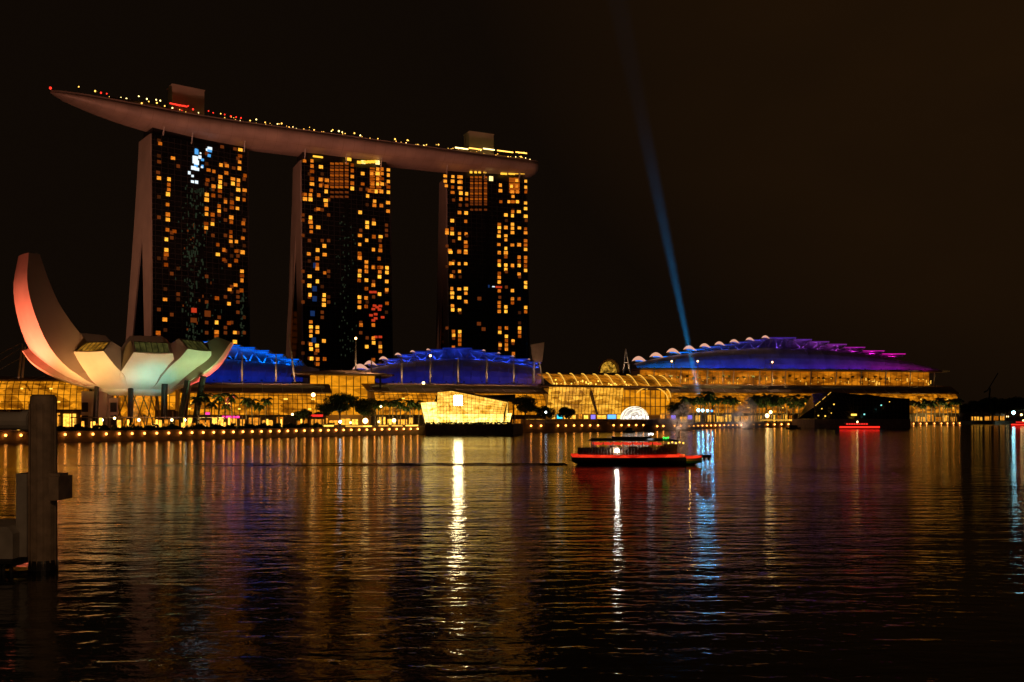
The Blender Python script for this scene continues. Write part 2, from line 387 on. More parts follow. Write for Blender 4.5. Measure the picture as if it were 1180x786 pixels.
def hotel_tower(label, px, d, deg, H, half, depth, splay, lean, legs, wins, glints, gap):
    th = R(deg); n = Vector((math.sin(th), -math.cos(th), 0)); t = Vector((math.cos(th), math.sin(th), 0))
    F0 = Vector((XP(px, d), d, 0))
    root = thing('hotel_tower', label, 'tower', (F0.x, F0.y, QZ), 'hotel towers under the sky deck')
    front = lambda z: lean * max(0, 1 - z / H)**1.2
    rear = lambda z: depth + splay * max(0, 1 - z / H)**1.15
    ZS = [QZ + (H - QZ) * i / 24 for i in range(25)]
    zs, wt, wb = legs                       # split height, leg width at the split and at the ground
    lw = lambda z: wb + (wt - wb)*min(1, z/zs)
    fin = lambda z: min(lw(z) - front(z), 0.5*(rear(z) - front(z)))    # front leg's back face
    def P(u, o, z): return F0 + t*u - n*o + Vector((0, 0, z))
    # front slab and rear leaning slab, each its own part: they close on each other above the split
    for nm, o0, o1, inset in (('front_slab', lambda z: -front(z), fin, 0.0), ('leaning_slab', lambda z: max(fin(z) + 0.02, rear(z) - lw(z)), rear, 0.0)):
        mb = MB()
        rings = []
        for z in ZS:
            a, b = o0(z), o1(z)
            rings.append([P(-half + 0.9, a + 0.3, z), P(half - 0.9, a + 0.3, z), P(half - 0.9, b, z), P(-half + 0.9, b, z)])
        mb.loft(rings); mb.build(nm, M['glass'], root)
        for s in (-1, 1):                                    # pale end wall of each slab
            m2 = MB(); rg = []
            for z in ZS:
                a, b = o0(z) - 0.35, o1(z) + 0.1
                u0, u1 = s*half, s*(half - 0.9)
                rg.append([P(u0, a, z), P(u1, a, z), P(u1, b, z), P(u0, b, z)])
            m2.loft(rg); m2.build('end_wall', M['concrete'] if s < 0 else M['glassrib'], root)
    # floor bands and fins on the facade
    mb = MB(); nf = 54
    for i in range(1, nf):
        z = QZ + (H - QZ) * i / nf; f = -front(z)
        for u0, u1 in ((-half + 1, -1.6), (1.6, half - 1)):
            a, b = P(u0, f - 0.12, z), P(u1, f - 0.12, z); c, e = P(u1, f + 0.4, z), P(u0, f + 0.4, z)
            mb.loft([[a, b, c, e], [v + Vector((0, 0, 0.35)) for v in (a, b, c, e)]])
    mb.build('floor_bands', M['glassrib'], root)
    mb = MB(); u = -half + 3
    while u < half - 1:
        if abs(u) > 1.5:
            rg = []
            for z in ZS[::3]:
                f = -front(z); rg.append([P(u - .12, f - 0.3, z), P(u + .12, f - 0.3, z), P(u + .12, f + 0.3, z), P(u - .12, f + 0.3, z)])
            mb.loft(rg)
        u += 4.1
    mb.build('glass_fins', M['glassrib'], root)
    mb = MB()                                                # crown slot below the deck
    mb.loft([[P(-half*.93, 3, z), P(half*.93, 3, z), P(half*.93, depth - 2, z), P(-half*.93, depth - 2, z)] for z in (H + .02, H + 9)])
    mb.build('crown', M['darkmetal'], root)
    # lit windows
    pts = []
    for x, y in wins: pts.append(ray_facade(x, y, F0, n, H, lean))
    lim = 96
    for i, p in enumerate(pts):
        if i >= lim: break
        o = bpy.data.objects.new('lit_window', WM); COL.objects.link(o); o.parent = root
        o.location = p + n*0.35 - root.location; o.rotation_euler = (0, 0, th); o.scale = (random.uniform(.85, 1.25), 1, random.uniform(.85, 1.1))
    if len(pts) > lim:
        mb = MB()
        for p in pts[lim:]:
            c = p + n*0.35; mb.box(c, (2.4, 0.24, 2.35), th)
        mb.build('lit_window', WIN_I, root, kind='stuff')
    gl = {}  # extra lit rooms, plus reflections built as glowing panes
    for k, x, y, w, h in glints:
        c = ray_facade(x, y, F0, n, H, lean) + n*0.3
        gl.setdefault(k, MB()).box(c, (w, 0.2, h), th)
    for k, mb in gl.items(): mb.build({'g': 'green_reflections', 'd': 'dim_windows', 'e': 'faint_windows', 'o': 'suite_windows', 'h': 'top_floor_lights', 'r': 'red_lit_rooms'}.get(k, 'coloured_rooms_and_reflections'), glint_mats[k], root, kind='stuff')
    # lights of the atrium glazing between the two legs
    if gap:
        mb = MB()
        for u, o, z, w, h in gap: mb.box(P(u, o, z), (w, 2.2, h), th)
        mb.build('atrium_lights', glint_mats['o'], root)
    return root
def Z(s, ox, oy, txt): return [(ox + float(a) / s, oy + float(b) / s) for a, b in (q.split(',') for q in txt.split())]
wA = Z(6.55, 150, 140, '225,168 322,278 216,428 292,437 290,478 290,515 284,550 281,628 283,703 283,742 830,215 828,262 825,308 823,355 684,330 728,335 590,368 630,378 724,390 865,410 583,443 679,420 678,458 676,493 676,527 774,435 774,470 816,445 814,478 814,517 862,520 628,490 577,553 576,592 626,560 718,607 766,612 766,652 811,585 858,592 808,657 670,640 670,677 576,660 575,700 621,705 762,725 762,760 852,770 572,772 620,775')
wA += Z(5.613, 150, 260, '240,28 285,38 233,90 233,158 232,187 231,254 224,478 223,608 180,694 490,15 650,42 650,72 650,103 728,82 686,104 566,124 605,158 566,187 605,221 685,166 726,173 684,228 643,258 722,296 722,325 722,355 680,385 642,414 719,420 560,470 638,506 558,627 638,631 676,692 558,690 557,712 676,752 630,783')
wB = Z(5.82, 325, 165, '150,120 200,120 200,155 200,190 200,240 200,275 195,318 190,348 190,378 260,160 258,245 258,285 300,250 298,290 295,325 245,350 292,385 294,415 242,443 155,345 153,375 190,500 190,530 195,562 195,595 242,565 283,690 238,718 285,748 180,745 238,775 470,148 470,185 470,225 470,270 470,305 540,205 540,275 712,180 712,215 712,258 712,295 712,330 585,320 573,355 620,390 618,418 665,420 710,400 710,457 523,465 570,533 570,563 615,540 522,620 615,628 660,628 567,652 520,680 660,690 658,720 612,715 520,745 520,770 650,775 600,205 640,205 670,205 600,240 640,240 670,240 605,275 640,275 670,275 630,325 665,325 640,175 670,175')
wB += Z(5.614, 325, 290, '172,15 228,45 275,22 227,85 227,110 275,138 178,160 228,193 176,220 180,280 272,282 270,312 270,345 186,455 186,487 186,515 186,545 228,490 228,520 185,600 187,630 226,608 228,640 270,578 190,692 230,695 230,728 275,695 500,12 500,42 545,68 545,98 545,128 590,102 625,103 642,103 632,132 630,163 678,105 678,135 502,125 500,155 498,187 545,185 545,240 590,217 677,193 677,248 630,275 500,295 500,325 500,360 543,300 543,355 678,335 510,475 590,475 590,560 592,590 547,615 635,615 635,645 590,700')
wC = Z(6.554, 490, 180, '150,150 150,190 158,225 208,155 206,190 206,235 206,275 268,158 268,197 268,240 268,280 268,325 255,158 255,197 255,240 312,285 312,325 567,220 567,262 570,345 690,185 650,228 690,228 655,270 695,270 662,305 630,345 660,345 695,345 758,190 758,235 758,272 757,355 757,397 258,427 308,430 660,420 706,420 608,445 658,450 758,455 203,488 305,493 202,550 202,585 163,560 163,580 258,585 308,588 258,622 305,650 305,683 305,717 185,714 255,717 558,515 558,540 558,572 555,605 608,540 658,515 658,545 658,578 710,543 757,550 757,580 608,602 608,633 757,640 757,672 757,705 555,668 657,672 708,670 608,697 608,730 608,762 558,730 708,765 757,768')
wC += Z(6.554, 490, 290, '190,5 255,3 305,8 190,90 205,90 255,92 305,92 258,150 197,185 200,280 256,283 306,280 203,313 203,345 256,348 306,315 306,378 205,410 207,440 258,443 212,602 214,632 260,605 260,635 260,668 260,700 212,722 558,10 608,10 608,40 708,42 757,45 708,75 757,75 558,72 558,102 608,102 608,135 658,105 708,105 757,108 757,142 558,165 558,195 558,230 708,170 757,235 757,268 558,297 658,295 658,357 658,388 708,357 558,385 558,415 558,452 608,418 608,452 758,422 758,455 562,577 562,610 612,577 712,578 712,608 712,640 612,640 612,672 662,675 565,705 612,705 612,737 665,770')
rg = random.Random(3)
gA, gB, gC = [], [], []
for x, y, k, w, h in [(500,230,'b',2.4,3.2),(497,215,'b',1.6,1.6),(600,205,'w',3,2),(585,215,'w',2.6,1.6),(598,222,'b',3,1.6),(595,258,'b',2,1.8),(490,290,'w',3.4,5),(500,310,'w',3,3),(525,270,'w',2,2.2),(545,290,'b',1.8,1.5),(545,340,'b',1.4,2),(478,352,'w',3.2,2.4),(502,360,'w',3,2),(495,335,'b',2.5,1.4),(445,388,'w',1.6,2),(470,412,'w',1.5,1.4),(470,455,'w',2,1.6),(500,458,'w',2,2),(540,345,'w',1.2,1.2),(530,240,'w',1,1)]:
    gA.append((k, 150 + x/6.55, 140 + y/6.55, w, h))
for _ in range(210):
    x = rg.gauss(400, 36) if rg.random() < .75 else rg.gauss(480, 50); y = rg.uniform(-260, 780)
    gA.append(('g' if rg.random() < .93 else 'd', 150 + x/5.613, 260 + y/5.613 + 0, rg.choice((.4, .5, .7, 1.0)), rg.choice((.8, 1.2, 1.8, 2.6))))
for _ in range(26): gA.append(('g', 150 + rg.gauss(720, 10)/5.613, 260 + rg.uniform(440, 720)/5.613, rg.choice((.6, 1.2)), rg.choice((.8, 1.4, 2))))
gA += [('r', 150 + 412/5.613, 260 + 548/5.613, 3.4, 3.0), ('d', 150 + 410/5.613, 260 + 612/5.613, 4, 3), ('d', 150 + 500/5.613, 260 + 570/5.613, 4, 4)]
for g_, x0, x1, y0, y1, xa, xb, dx in ((gA, 236, 283, 175, 385, 999, 999, 7.2), (gA, 181, 206, 160, 385, 999, 999, 7.4), (gB, 347, 447, 175, 418, 377, 410, 7.4), (gC, 513, 607, 205, 400, 541, 570, 7.6)):
    y = y0
    while y < y1:
        x = x0
        while x < x1:
            if not (xa < x < xb) and rg.random() < .15: g_.append((rg.choice('dde'), x + 2, y + 2, 2.2, 2.2))
            x += dx
        y += 5.9
for x, y in Z(6.55, 150, 140, '218,305 210,385 693,192 790,208 780,352 676,565'): gA.append(('d', x, y, 2.4, 2))
gB += [('h', 325 + x/5.82, 165 + (124 + (x*7) % 9)/5.82, 2.7, 2.0) for x in (515, 538, 561, 584, 607, 630)] + [('y', 325 + 640/5.82, 165 + 130/5.82, 3, 3), ('y', 325 + 545/5.82, 165 + 128/5.82, 3, 2.4), ('h', 325 + 240/5.82, 165 + 92/5.82, 7, 1.2), ('h', 325 + 445/5.82, 165 + 108/5.82, 4, 2.2)]
for x in (335, 367, 397, 433):
    for y in (138, 160, 180, 200, 217, 238, 257, 276, 295, 330, 360): gB.append(('d' if y not in (138, 180, 217, 257, 295) else 'o', 325 + x/5.82, 165 + y/5.82, 2.6, 1.4))
for x, y in ((575,262),(600,262),(598,350),(615,360),(635,352),(590,372),(630,375),(605,405),(575,412),(650,425),(605,432),(590,445),(605,552),(635,552)): gB.append(('r', 325 + x/5.614, 290 + y/5.614, 2.6, 1.6))
for x, y in ((210, 305), (197, 400), (210, 240), (205, 572), (215, 90)): gB.append(('k', 325 + x/5.614, 290 + y/5.614, 3, 3.6))
for _ in range(70): gB.append(('g', rg.gauss(398, 5), rg.uniform(245, 410), .6, rg.choice((.8, 1.4))))
gC += [('h', 490 + x/6.554, 180 + (128 + (x*7) % 6)/6.554, 2.6, 1.7) for x in (580, 605, 640, 665, 690, 720, 738)] + [('y', 490 + 497/6.554, 180 + 170/6.554, 3, 3.4)]
for x in (350, 385, 415, 455):
    gC.append(('h', 490 + (x - 5)/6.554, 180 + 122/6.554, 2, 1.6))
    for y in (160, 183, 205, 226, 243, 263, 283, 305, 325, 345, 365, 405): gC.append(('o' if y in (160, 205, 243, 283, 325) else 'd', 490 + x/6.554, 180 + y/6.554, 2.3, 1.4))
gC += [('o', 490 + x/6.554, 180 + y/6.554, 4.6, 1.6) for x in (655, 690) for y in (172, 190, 212, 228, 248, 270, 345)]
gB += [('o', 325 + x/5.82, 165 + y/5.82, 3.6, 1.2) for x in (605, 648) for y in (170, 188, 205, 222, 240, 258, 275, 295, 312, 328)]
gC += [('r', 490 + 555/6.554, 290 + 268/6.554, 5, 1.4), ('w', 490 + 515/6.554, 290 + 265/6.554, 2, .8), ('k', 490 + 480/6.554, 290 + 262/6.554, 1.2, 2)]
for x, y in ((408, 355), (405, 545), (440, 585)): gC.append(('d', 490 + x/6.554, 290 + y/6.554, 3, 2.6))
hotel_tower('leftmost glass hotel tower, behind the lotus museum, with blue and white lights near its top', 231.5, 604, 38.7, 187, 32.5, 23, 45, 4, (130, 17.5, 12), wA, gA,  # blue and most white lights are city reflections built as glowing panes
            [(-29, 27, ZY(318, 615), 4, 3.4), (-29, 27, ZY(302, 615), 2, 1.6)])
hotel_tower('middle glass hotel tower, with red lit rooms low on its right half', 399, 648, 26, 184, 32.5, 22, 34, 8, (130, 15, 10.5), wB, gB,
            [(-27, 20, 42 + 5.2*i, 4, 3.2) for i in range(8)])
hotel_tower('rightmost glass hotel tower, under the blunt end of the sky deck', 561, 698, 18, 187, 32, 21, 19, 11, (96, 14.6, 10.5), wC, gC,
            [(-28, 16, 58 + 6*i, 2, 1.2) for i in range(5)])

# ================================================================== SKY DECK
def catmull(pts, n):
    out = []
    P = [pts[0]*2 - pts[1]] + pts + [pts[-1]*2 - pts[-2]]
    for i in range(1, len(P) - 2):
        for k in range(n):
            t = k / n; a, b, c, d = P[i-1], P[i], P[i+1], P[i+2]
            out.append(0.5*((2*b) + (c - a)*t + (2*a - 5*b + 4*c - d)*t*t + (3*b - a - 3*c + d)*t**3))
    out.append(pts[-1]); return out
DP = [Vector((-276, 550)), Vector((-211, 609)), Vector((-121.8, 655)), Vector((-22.5, 703)), Vector((16, 720))]
line = catmull(DP, 14)
cum = [0]
for a, b in zip(line, line[1:]): cum.append(cum[-1] + (b - a).length)
LEN = cum[-1]
DZ = 201.5
def deck_frame(s):
    s = max(0, min(LEN, s))
    for i in range(len(line) - 1):
        if cum[i+1] >= s or i == len(line) - 2:
            k = (s - cum[i]) / (cum[i+1] - cum[i]); p = line[i].lerp(line[i+1], k)
            j0, j1 = max(0, i-2), min(len(line)-1, i+3)
            t = (line[j1] - line[j0]).normalized(); return p, t, Vector((t.y, -t.x))
def deck_w(s):
    u = s / LEN
    a = min(1, (u / 0.36)) ; a = max(0, 1 - (1 - a)**2.0)**0.62
    e = min(1, (LEN - s) / 7.0); e = math.sqrt(max(0, 1 - (1 - e)**2))*0.34 + 0.66
    return max(0.25, 18.5 * a * e)
def deck_h(s):
    u = s / LEN; a = min(1, u / 0.30); e = min(1, (LEN - s) / 9.0)
    r = 1 - 0.27*max(0, (u - .60)/.40)
    return max(0.6, 11.0 * r * max(0, 1 - (1 - a)**2)**0.68 * (0.80 + 0.20*math.sqrt(max(0, 1 - (1 - e)**2))))
deck = thing('sky_deck', 'long boat shaped sky deck resting across the tops of the three hotel towers', 'roof deck', (line[0].x, line[0].y, DZ))
mb = MB(); rings = []
NS = 90
for i in range(NS + 1):
    s = LEN * i / NS; p, t, n = deck_frame(s); w, h = deck_w(s), deck_h(s); ring = []
    for k in range(17):
        a = math.pi * k / 16; ca, sa = math.cos(a), math.sin(a)
        ox = w * math.copysign(abs(ca)**0.75, ca); oz = -h * max(0, sa)**0.8
        q = p + n*ox; ring.append((q.x, q.y, DZ + oz))
    rings.append(ring)
mb.loft(rings, True, True); mb.build('hull', M['hull'], deck, smooth=True)
mb = MB()
for r_ in rings[3:-2:2]: mb.tube([Vector(q) + Vector((0, 0, -.04)) for q in r_], .07, 4)
for k in (4, 8, 12): mb.tube([Vector(r_[k]) + Vector((0, 0, -.04)) for r_ in rings[2:-1]], .06, 4)
mb.build('cladding_seams', M['roofmetal'], deck)
mb = MB(); rings = []
for i in range(NS + 1):                                    # parapet rim
    s = LEN * i / NS; p, t, n = deck_frame(s); w = deck_w(s)
    rings.append([(*(p + n*(w*.985))[:], DZ - .3), (*(p + n*(w*.985))[:], DZ + 1.1), (*(p + n*(w*.985 - .4*min(1, w)))[:], DZ + 1.1), (*(p + n*(w*.985 - .4*min(1, w)))[:], DZ - .3)])
mb.loft(rings); mb.build('parapet', M['hull'], deck)
mb = MB(); rings = []
for i in range(NS + 1):
    s = LEN * i / NS; p, t, n = deck_frame(s); w = deck_w(s)*.97
    a, b = p + n*w, p - n*w; rings.append([(a.x, a.y, DZ + .02), (b.x, b.y, DZ + .02), (b.x, b.y, DZ + .25), (a.x, a.y, DZ + .25)])
mb.loft(rings); mb.build('deck_floor', M['paving'], deck)
def near_s(px, off=0.0):
    best = None
    for i in range(400):
        s = LEN*i/399; p, t, n = deck_frame(s); q = p + n*off*deck_w(s); x = 590 + F*q.x/q.y
        if best is None or abs(x - px) < best[0]: best = (abs(x - px), s, q, t, n)
    return best[1:]
def core(px, wpx, ytop, off):
    s, q, t, n = near_s(px, off); mb = MB(); w = wpx / F * q.y; z1 = ZY(ytop, q.y)
    ang = math.atan2(t.y, t.x)
    mb.box((q.x, q.y, (DZ + .25 + z1)/2), (w, 11, z1 - DZ - .25), ang); mb.box((q.x, q.y, z1 + .3), (w + .8, 11.8, .6), ang)
    return mb
core(214, 36, 104, -0.1).build('lift_core', M['concrete'], deck)
core(552, 30, 156, -0.1).build('lift_core', M['concrete'], deck)
mb = MB()                                                  # restaurant pavilion beside the left core, low curved roof
s, q, t, n = near_s(165, 0.1); ang = math.atan2(t.y, t.x)
for k, (L, hh) in enumerate(((46, 3.2), (36, 1.2), (20, .7))): mb.box((q.x, q.y, DZ + .3 + (1.6, 3.8, 4.8)[k]), (L, 12 - 2*k, hh), ang)
mb.build('restaurant_pavilion', M['roofmetal'], deck)
s, q, t, n = near_s(565, 0.0); ang = math.atan2(t.y, t.x)
mb = MB(); mb.box((q.x, q.y, DZ + 2.2), (58, 14, 3.6), ang); mb.box((q.x, q.y, DZ + 4.4), (62, 17, .5), ang); mb.build('restaurant_pavilion', M['roofmetal'], deck)
# struts between tower crowns and hull
for px in (190, 222, 283, 352, 400, 440, 516, 560, 600):
    s, q, t, n = near_s(px, 0.62); mb = MB(); h = deck_h(s)
    mb.tube([(q.x, q.y, DZ - h*.75), (q.x - n.x*3, q.y - n.y*3, DZ - h - 5.5)], .45); mb.build('strut', M['mast'], deck)
def deck_lamp(px, py, off, mat, r=.55):
    s, q, t, n = near_s(px, off); z = max(DZ + random.uniform(1.5, 4.6), ZY(py, q.y)); m = MB(); m.ball((q.x, q.y, z), r, 6, 4)
    m.tube([(q.x, q.y, z - r), (q.x, q.y, DZ + .2)], .08, 4, 1)
    m.build('deck_lamp', [mat, M['darkmetal']], deck)
dl_w = glow('deck_lamp_amber', (1.0, 0.50, 0.08), 3.0); dl_r = glow('deck_lamp_red', (1.0, 0.03, 0.015), 2.2); dl_y = glow('deck_lamp_yellow', (1.0, 0.75, 0.25), 4.5)
deck_lamp(58.5, 105, 0, dl_r, .8)
for x, y, k in ((90,100,'w'),(109,105,'w'),(117,107,'r'),(123,108,'r'),(127,112,'w'),(140,113,'y'),(145,114,'y'),(149,116,'w'),(154,117,'w'),(160,111,'y'),(169,114,'y'),(163,119,'w'),(172,120,'w'),(180,115,'y'),(184,116,'y'),(181,123,'w'),(190,124,'w'),(199,126,'y'),(203,121,'r'),(207,122,'r'),(212,122,'r'),(217,122,'r'),(222,126,'r'),(240,128,'r'),(246,130,'r'),(254,131,'w'),(259,132,'r'),(266,134,'r'),(272,135,'r'),(277,136,'r'),(288,139,'w'),(295,143,'y'),(305,141,'w'),
                (325,146,'w'),(333,149,'w'),(362,156,'w'),(384,158,'w'),(390,158,'y'),(398,159,'w'),(408,160,'w'),(415,161,'y'),(436,165,'w'),(455,167,'w'),(470,168,'w'),(482,169,'w'),(492,170,'w'),(505,171,'w'),(598,176,'w'),(604,176,'w'),(571,182,'w'),(586,183,'w'),(600,183,'w')):
    deck_lamp(x, y, .8 if y > 118 else .3, dict(w=dl_w, r=dl_r, y=dl_y)[k], random.uniform(.4, .62))
for k in range(140):
    x = random.uniform(205, 612); s, q, t, n = near_s(x, .8); deck_lamp(x, 590, random.uniform(.3, .9), random.choice((dl_w, dl_w, dl_y, dl_w, dl_r if x < 290 else dl_w)), random.uniform(.2, .38))
for x0, x1, y, k in ((524, 540, 171, 'y'), (540, 556, 171.5, 'w'), (556, 570, 172, 'y'), (572, 592, 174.5, 'w'), (594, 608, 176, 'w'), (384, 404, 159, 'w'), (196, 216, 121, 'r'), (408, 418, 161, 'y')):
    s, q, t, n = near_s((x0 + x1)/2, .62); w = (x1 - x0)/F*q.y; m = MB()
    m.box((q.x, q.y, max(DZ + 1.7, ZY(y, q.y))), (w, .5, .75), math.atan2(t.y, t.x)); m.build('light_strip', dict(w=dl_w, r=dl_r, y=dl_y)[k], deck)

for px in range(255, 612, 26):
    s, q, t, n = near_s(px, .35); lamp('deck_tree_fill', 'POINT', (q.x, q.y, DZ + 4.5), (1, .68, .25), 260, None, .2, parent=deck)  # bodiless fill lights added to brighten the deck trees

# ================================================================== LOTUS MUSEUM
MX, MY = XP(155, 360), 360.0
VIEW = 22.3      # bearing of the camera seen from the museum
mus = thing('lotus_museum', 'white lotus shaped museum with upturned petals lit red, amber and cyan, on dark slanting columns', 'museum', (MX, MY, QZ))
def petal(az, prof_o, prof_i, hw, sky=None, n=20, hw_i=0.8, glassmat=None, tilt=0.0):
    """horn shaped petal: az measured from the camera side, positive to the left; profiles are (r, z)"""
    a = R(az - VIEW); d = Vector((-math.sin(a), -math.cos(a), 0)); t = Vector((math.cos(a), -math.sin(a), 0))
    def samp(prof, u):
        P = [Vector((p[0], p[1], 0)) for p in prof]; c = catmull(P, 12)
        k = u * (len(c) - 1); i = min(len(c) - 2, int(k)); return c[i].lerp(c[i+1], k - i)
    base = Vector((MX, MY, 0))
    rings = []; outer = MB(); sides = MB()
    for i in range(n + 1):
        u = i / n; o = samp(prof_o, u); w = hw(u, o.x); q = samp(prof_i, u); wi = w * hw_i
        ring = []
        for k in range(9):
            v = -1 + 2*k/8; bulge = (1 - v*v) * 0.07 * w
            p2 = (o - q); p2 = p2.normalized() if p2.length > .01 else Vector((1, 0, 0))
            ring.append(base + d*(o.x + p2.x*bulge) + t*(v*w) + Vector((0, 0, o.y + p2.y*bulge)))
        rings.append((ring, base + d*q.x + t*wi + Vector((0, 0, q.y)), base + d*q.x - t*wi + Vector((0, 0, q.y))))
    outer.loft([r[0] for r in rings], closed=False)
    root_p = outer.build('petal', M['petal'], mus, smooth=True)
    # small reveal: the side walls start just inside the outer skin
    ins = [( [r[0][0], r[0][-1]], r[1], r[2]) for r in rings]
    sides.loft([[r[0][0], r[2]] for r in [(x[0], x[1], x[2]) for x in rings]], closed=False)
    sides.loft([[r[1], r[0][-1]] for r in rings], closed=False)
    sides.loft([[r[2], r[1]] for r in rings], closed=False)
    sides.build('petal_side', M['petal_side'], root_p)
    # tip: frame and skylight glass
    R0, I1, I2 = rings[-1]
    tip = MB(); c = (R0[0] + R0[-1] + I1 + I2) / 4
    poly = [R0[k] for k in range(9)] + [I1, I2]
    inn = [c + (p - c)*0.86 for p in poly]
    dn = (rings[-1][0][4] - rings[-2][0][4]).normalized()
    b = len(poly)
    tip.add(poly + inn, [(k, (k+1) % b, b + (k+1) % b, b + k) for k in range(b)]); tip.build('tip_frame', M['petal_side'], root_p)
    g = MB(); g.add([p - dn*0.15 for p in inn], [tuple(range(b))])
    gl = g.build('skylight', glassmat or M['skyglass'], root_p)
    bars = MB()
    A, B, C2, D = R0[0], R0[-1], I1, I2
    for k in range(1, 6):
        v = k/6; p0 = A.lerp(B, v); p1 = D.lerp(C2, v); p0 = c + (p0 - c)*.9; p1 = c + (p1 - c)*.9
        bars.tube([p0, p1], .12, 4)
    bars.build('skylight_bars', M['darkmetal'], gl)
    return root_p
M['skyglass'] = surf('skylight_glass', (0.05, 0.05, 0.025), 0.2)
M['skyglass_lit'] = lit_glass('lit_skylight', (0.30, 0.12, 0.01), (0.55, 0.24, 0.02), 0.75, scale=(.4, .4, .4))
M['skyglass_dim'] = lit_glass('dim_skylight', (0.05, 0.05, 0.012), (0.10, 0.09, 0.02), 0.6, scale=(.4, .4, .4))
def hwf(tip_w, full=26, cap=10.2):
    def f(u, r):
        w = min(max(r, .5)*math.tan(R(full)), cap)
        return w + (tip_w - w) * max(0, (u - .66)/.34)**1.1 if u > .66 else w
    return f
bowl = [(1.5, 16.6), (9, 16.9), (18, 20.0), (24.0, 25.3)]
# the tall petal
petal(66, [(1.5, 16.4), (15.5, 18.8), (27, 24), (35, 32.5), (39.6, 44), (41.5, 55), (40.4, 66.0)],
      [(1, 22), (8, 25), (14, 29.5), (22, 36), (30, 47), (34, 57), (36.4, 66.0)], lambda u, r: min(max(r, .5)*.38, 9.8) + (5.2 - 9.8)*max(0, (u - .5)/.5)**1.3, hw_i=.85)
petal(88, [(1.5, 16.6), (14, 18.2), (26, 22), (34.5, 27), (38.5, 32)], [(1, 22), (8, 24), (15, 27), (23, 31), (32, 35)], hwf(4.2), hw_i=.8)
petal(34, bowl + [(27.5, 31.3)], [(1, 22), (7, 24), (13, 28), (18, 32), (22.5, 35.2)], hwf(6.0), hw_i=.95, glassmat=M['skyglass_lit'])
petal(-13, bowl + [(28.5, 31.0)], [(1, 22), (7, 24), (13, 28), (19, 32), (24.5, 35.4)], hwf(6.9), hw_i=1.0, glassmat=M['skyglass_dim'])
petal(-49, bowl + [(28.5, 29.5), (30.5, 33)], [(1, 22), (7, 24), (13, 28), (20, 32.5), (26.5, 37)], hwf(7.0), hw_i=1.0, glassmat=M['skyglass_dim'])
petal(-79, [(1.5, 16.6), (10, 17.4), (22, 21.5), (31, 28), (36.8, 37.0)], [(1, 22), (7, 24), (14, 28), (22, 33), (31.5, 39)], hwf(5.5), hw_i=.9)
petal(-128, bowl + [(28, 33)], [(1, 22), (7, 24), (13, 28), (18, 34), (21, 38)], hwf(6), hw_i=.9)
petal(-168, bowl + [(28, 36), (29, 40)], [(1, 22), (7, 24), (13, 30), (17, 36), (21, 41)], hwf(7), hw_i=.9)
petal(140, bowl + [(30, 34), (32, 41)], [(1, 22), (7, 24), (13, 29), (19, 35), (25, 41)], hwf(7), hw_i=.9)
mb = MB(); mb.lathe((MX, MY, 0), [(3, 15.4), (11, 15.9), (15, 17.6), (14, 20), (4, 22.5)], 28); mb.build('bowl_base', M['petal'], mus, smooth=True)
# columns, core and diagonal lattice under the bowl
for az, r0, r1, w in ((5, 17, 15, 1.0), (-32, 19, 20, 1.15), (-52, 20, 24, 1.15), (-58, 25, 29, 1.2), (-95, 18, 20, 1.1), (50, 18, 17, .9), (120, 18, 18, 1), (180, 18, 18, 1), (-140, 18, 18, 1)):
    a = R(az - VIEW); d = Vector((-math.sin(a), -math.cos(a), 0)); mb = MB()
    zt = 17.2 + max(0, r1 - 12)*.36
    mb.tube([Vector((MX, MY, QZ)) + d*r0, Vector((MX, MY, zt)) + d*r1], w, 8); mb.build('column', M['black'], mus)
mb = MB()
for k in range(16):
    for sgn in (1, -1):
        a0 = 2*math.pi*k/16; a1 = a0 + sgn*math.pi/7
        mb.tube([(MX + 10.5*math.cos(a0), MY + 10.5*math.sin(a0), QZ), (MX + 8.5*math.cos(a1), MY + 8.5*math.sin(a1), 15.8)], .22, 5)
mb.build('lattice', M['bronze'], mus)
mb = MB(); mb.lathe((MX, MY, 0), [(7.4, QZ), (7.4, 15.7)], 20); mb.build('lobby_glass', M['mall_glass'], mus)
mb = MB(); ex, ey = XP(113, 352), 352
mb.box((ex, ey, 10.2), (9.5, 7, 14)); mb.box((ex + 6.6, ey + 1, 9), (3.2, 5, 11.6)); mb.build('lift_block', M['concrete'], mus)
for zz in (6.2, 11.2): 
    for dx in (-3.4, 6.6):
        m2 = MB(); m2.box((ex + dx, ey - 3.55 if dx < 0 else ey - 1.55, zz), (2.4, .2, 3.6)); m2.build('opening', M['black'], mus)
# floodlights that colour the petals
def flood(az, r, tz, col, pw, ang, dist, side=0.0, z=QZ + 5.6, rt=None):
    a = R(az - VIEW); d = Vector((-math.sin(a), -math.cos(a), 0)); t = Vector((math.cos(a), -math.sin(a), 0))
    p = Vector((MX, MY, z)) + d*dist + t*side
    f = thing('floodlight', 'coloured floodlight on a pole aimed up at the white lotus museum', 'floodlight', p - Vector((0, 0, 5.6)), 'floodlights around the lotus museum')
    m = MB(); m.box(p - Vector((0, 0, .75)), (.7, .5, .5)); m.build('housing', M['darkmetal'], f); m = MB(); m.tube([p - Vector((0, 0, 5.6)), p - Vector((0, 0, 1))], .12); m.build('pole', M['darkmetal'], f)
    lamp('beam_lamp', 'SPOT', p, col, pw, Vector((MX, MY, tz)) + d*(rt or r), .4, ang, .8, f)
flood(68, 43, 46, (1.0, 0.16, 0.075), 190000, 85, 55, 7)
flood(84, 38, 30, (1.0, 0.16, 0.06), 60000, 70, 47, 0)
flood(48, 30, 26, (1.0, 0.34, 0.10), 34000, 75, 44, 4)
flood(35, 24, 25, (0.95, 0.62, 0.16), 19000, 75, 42)
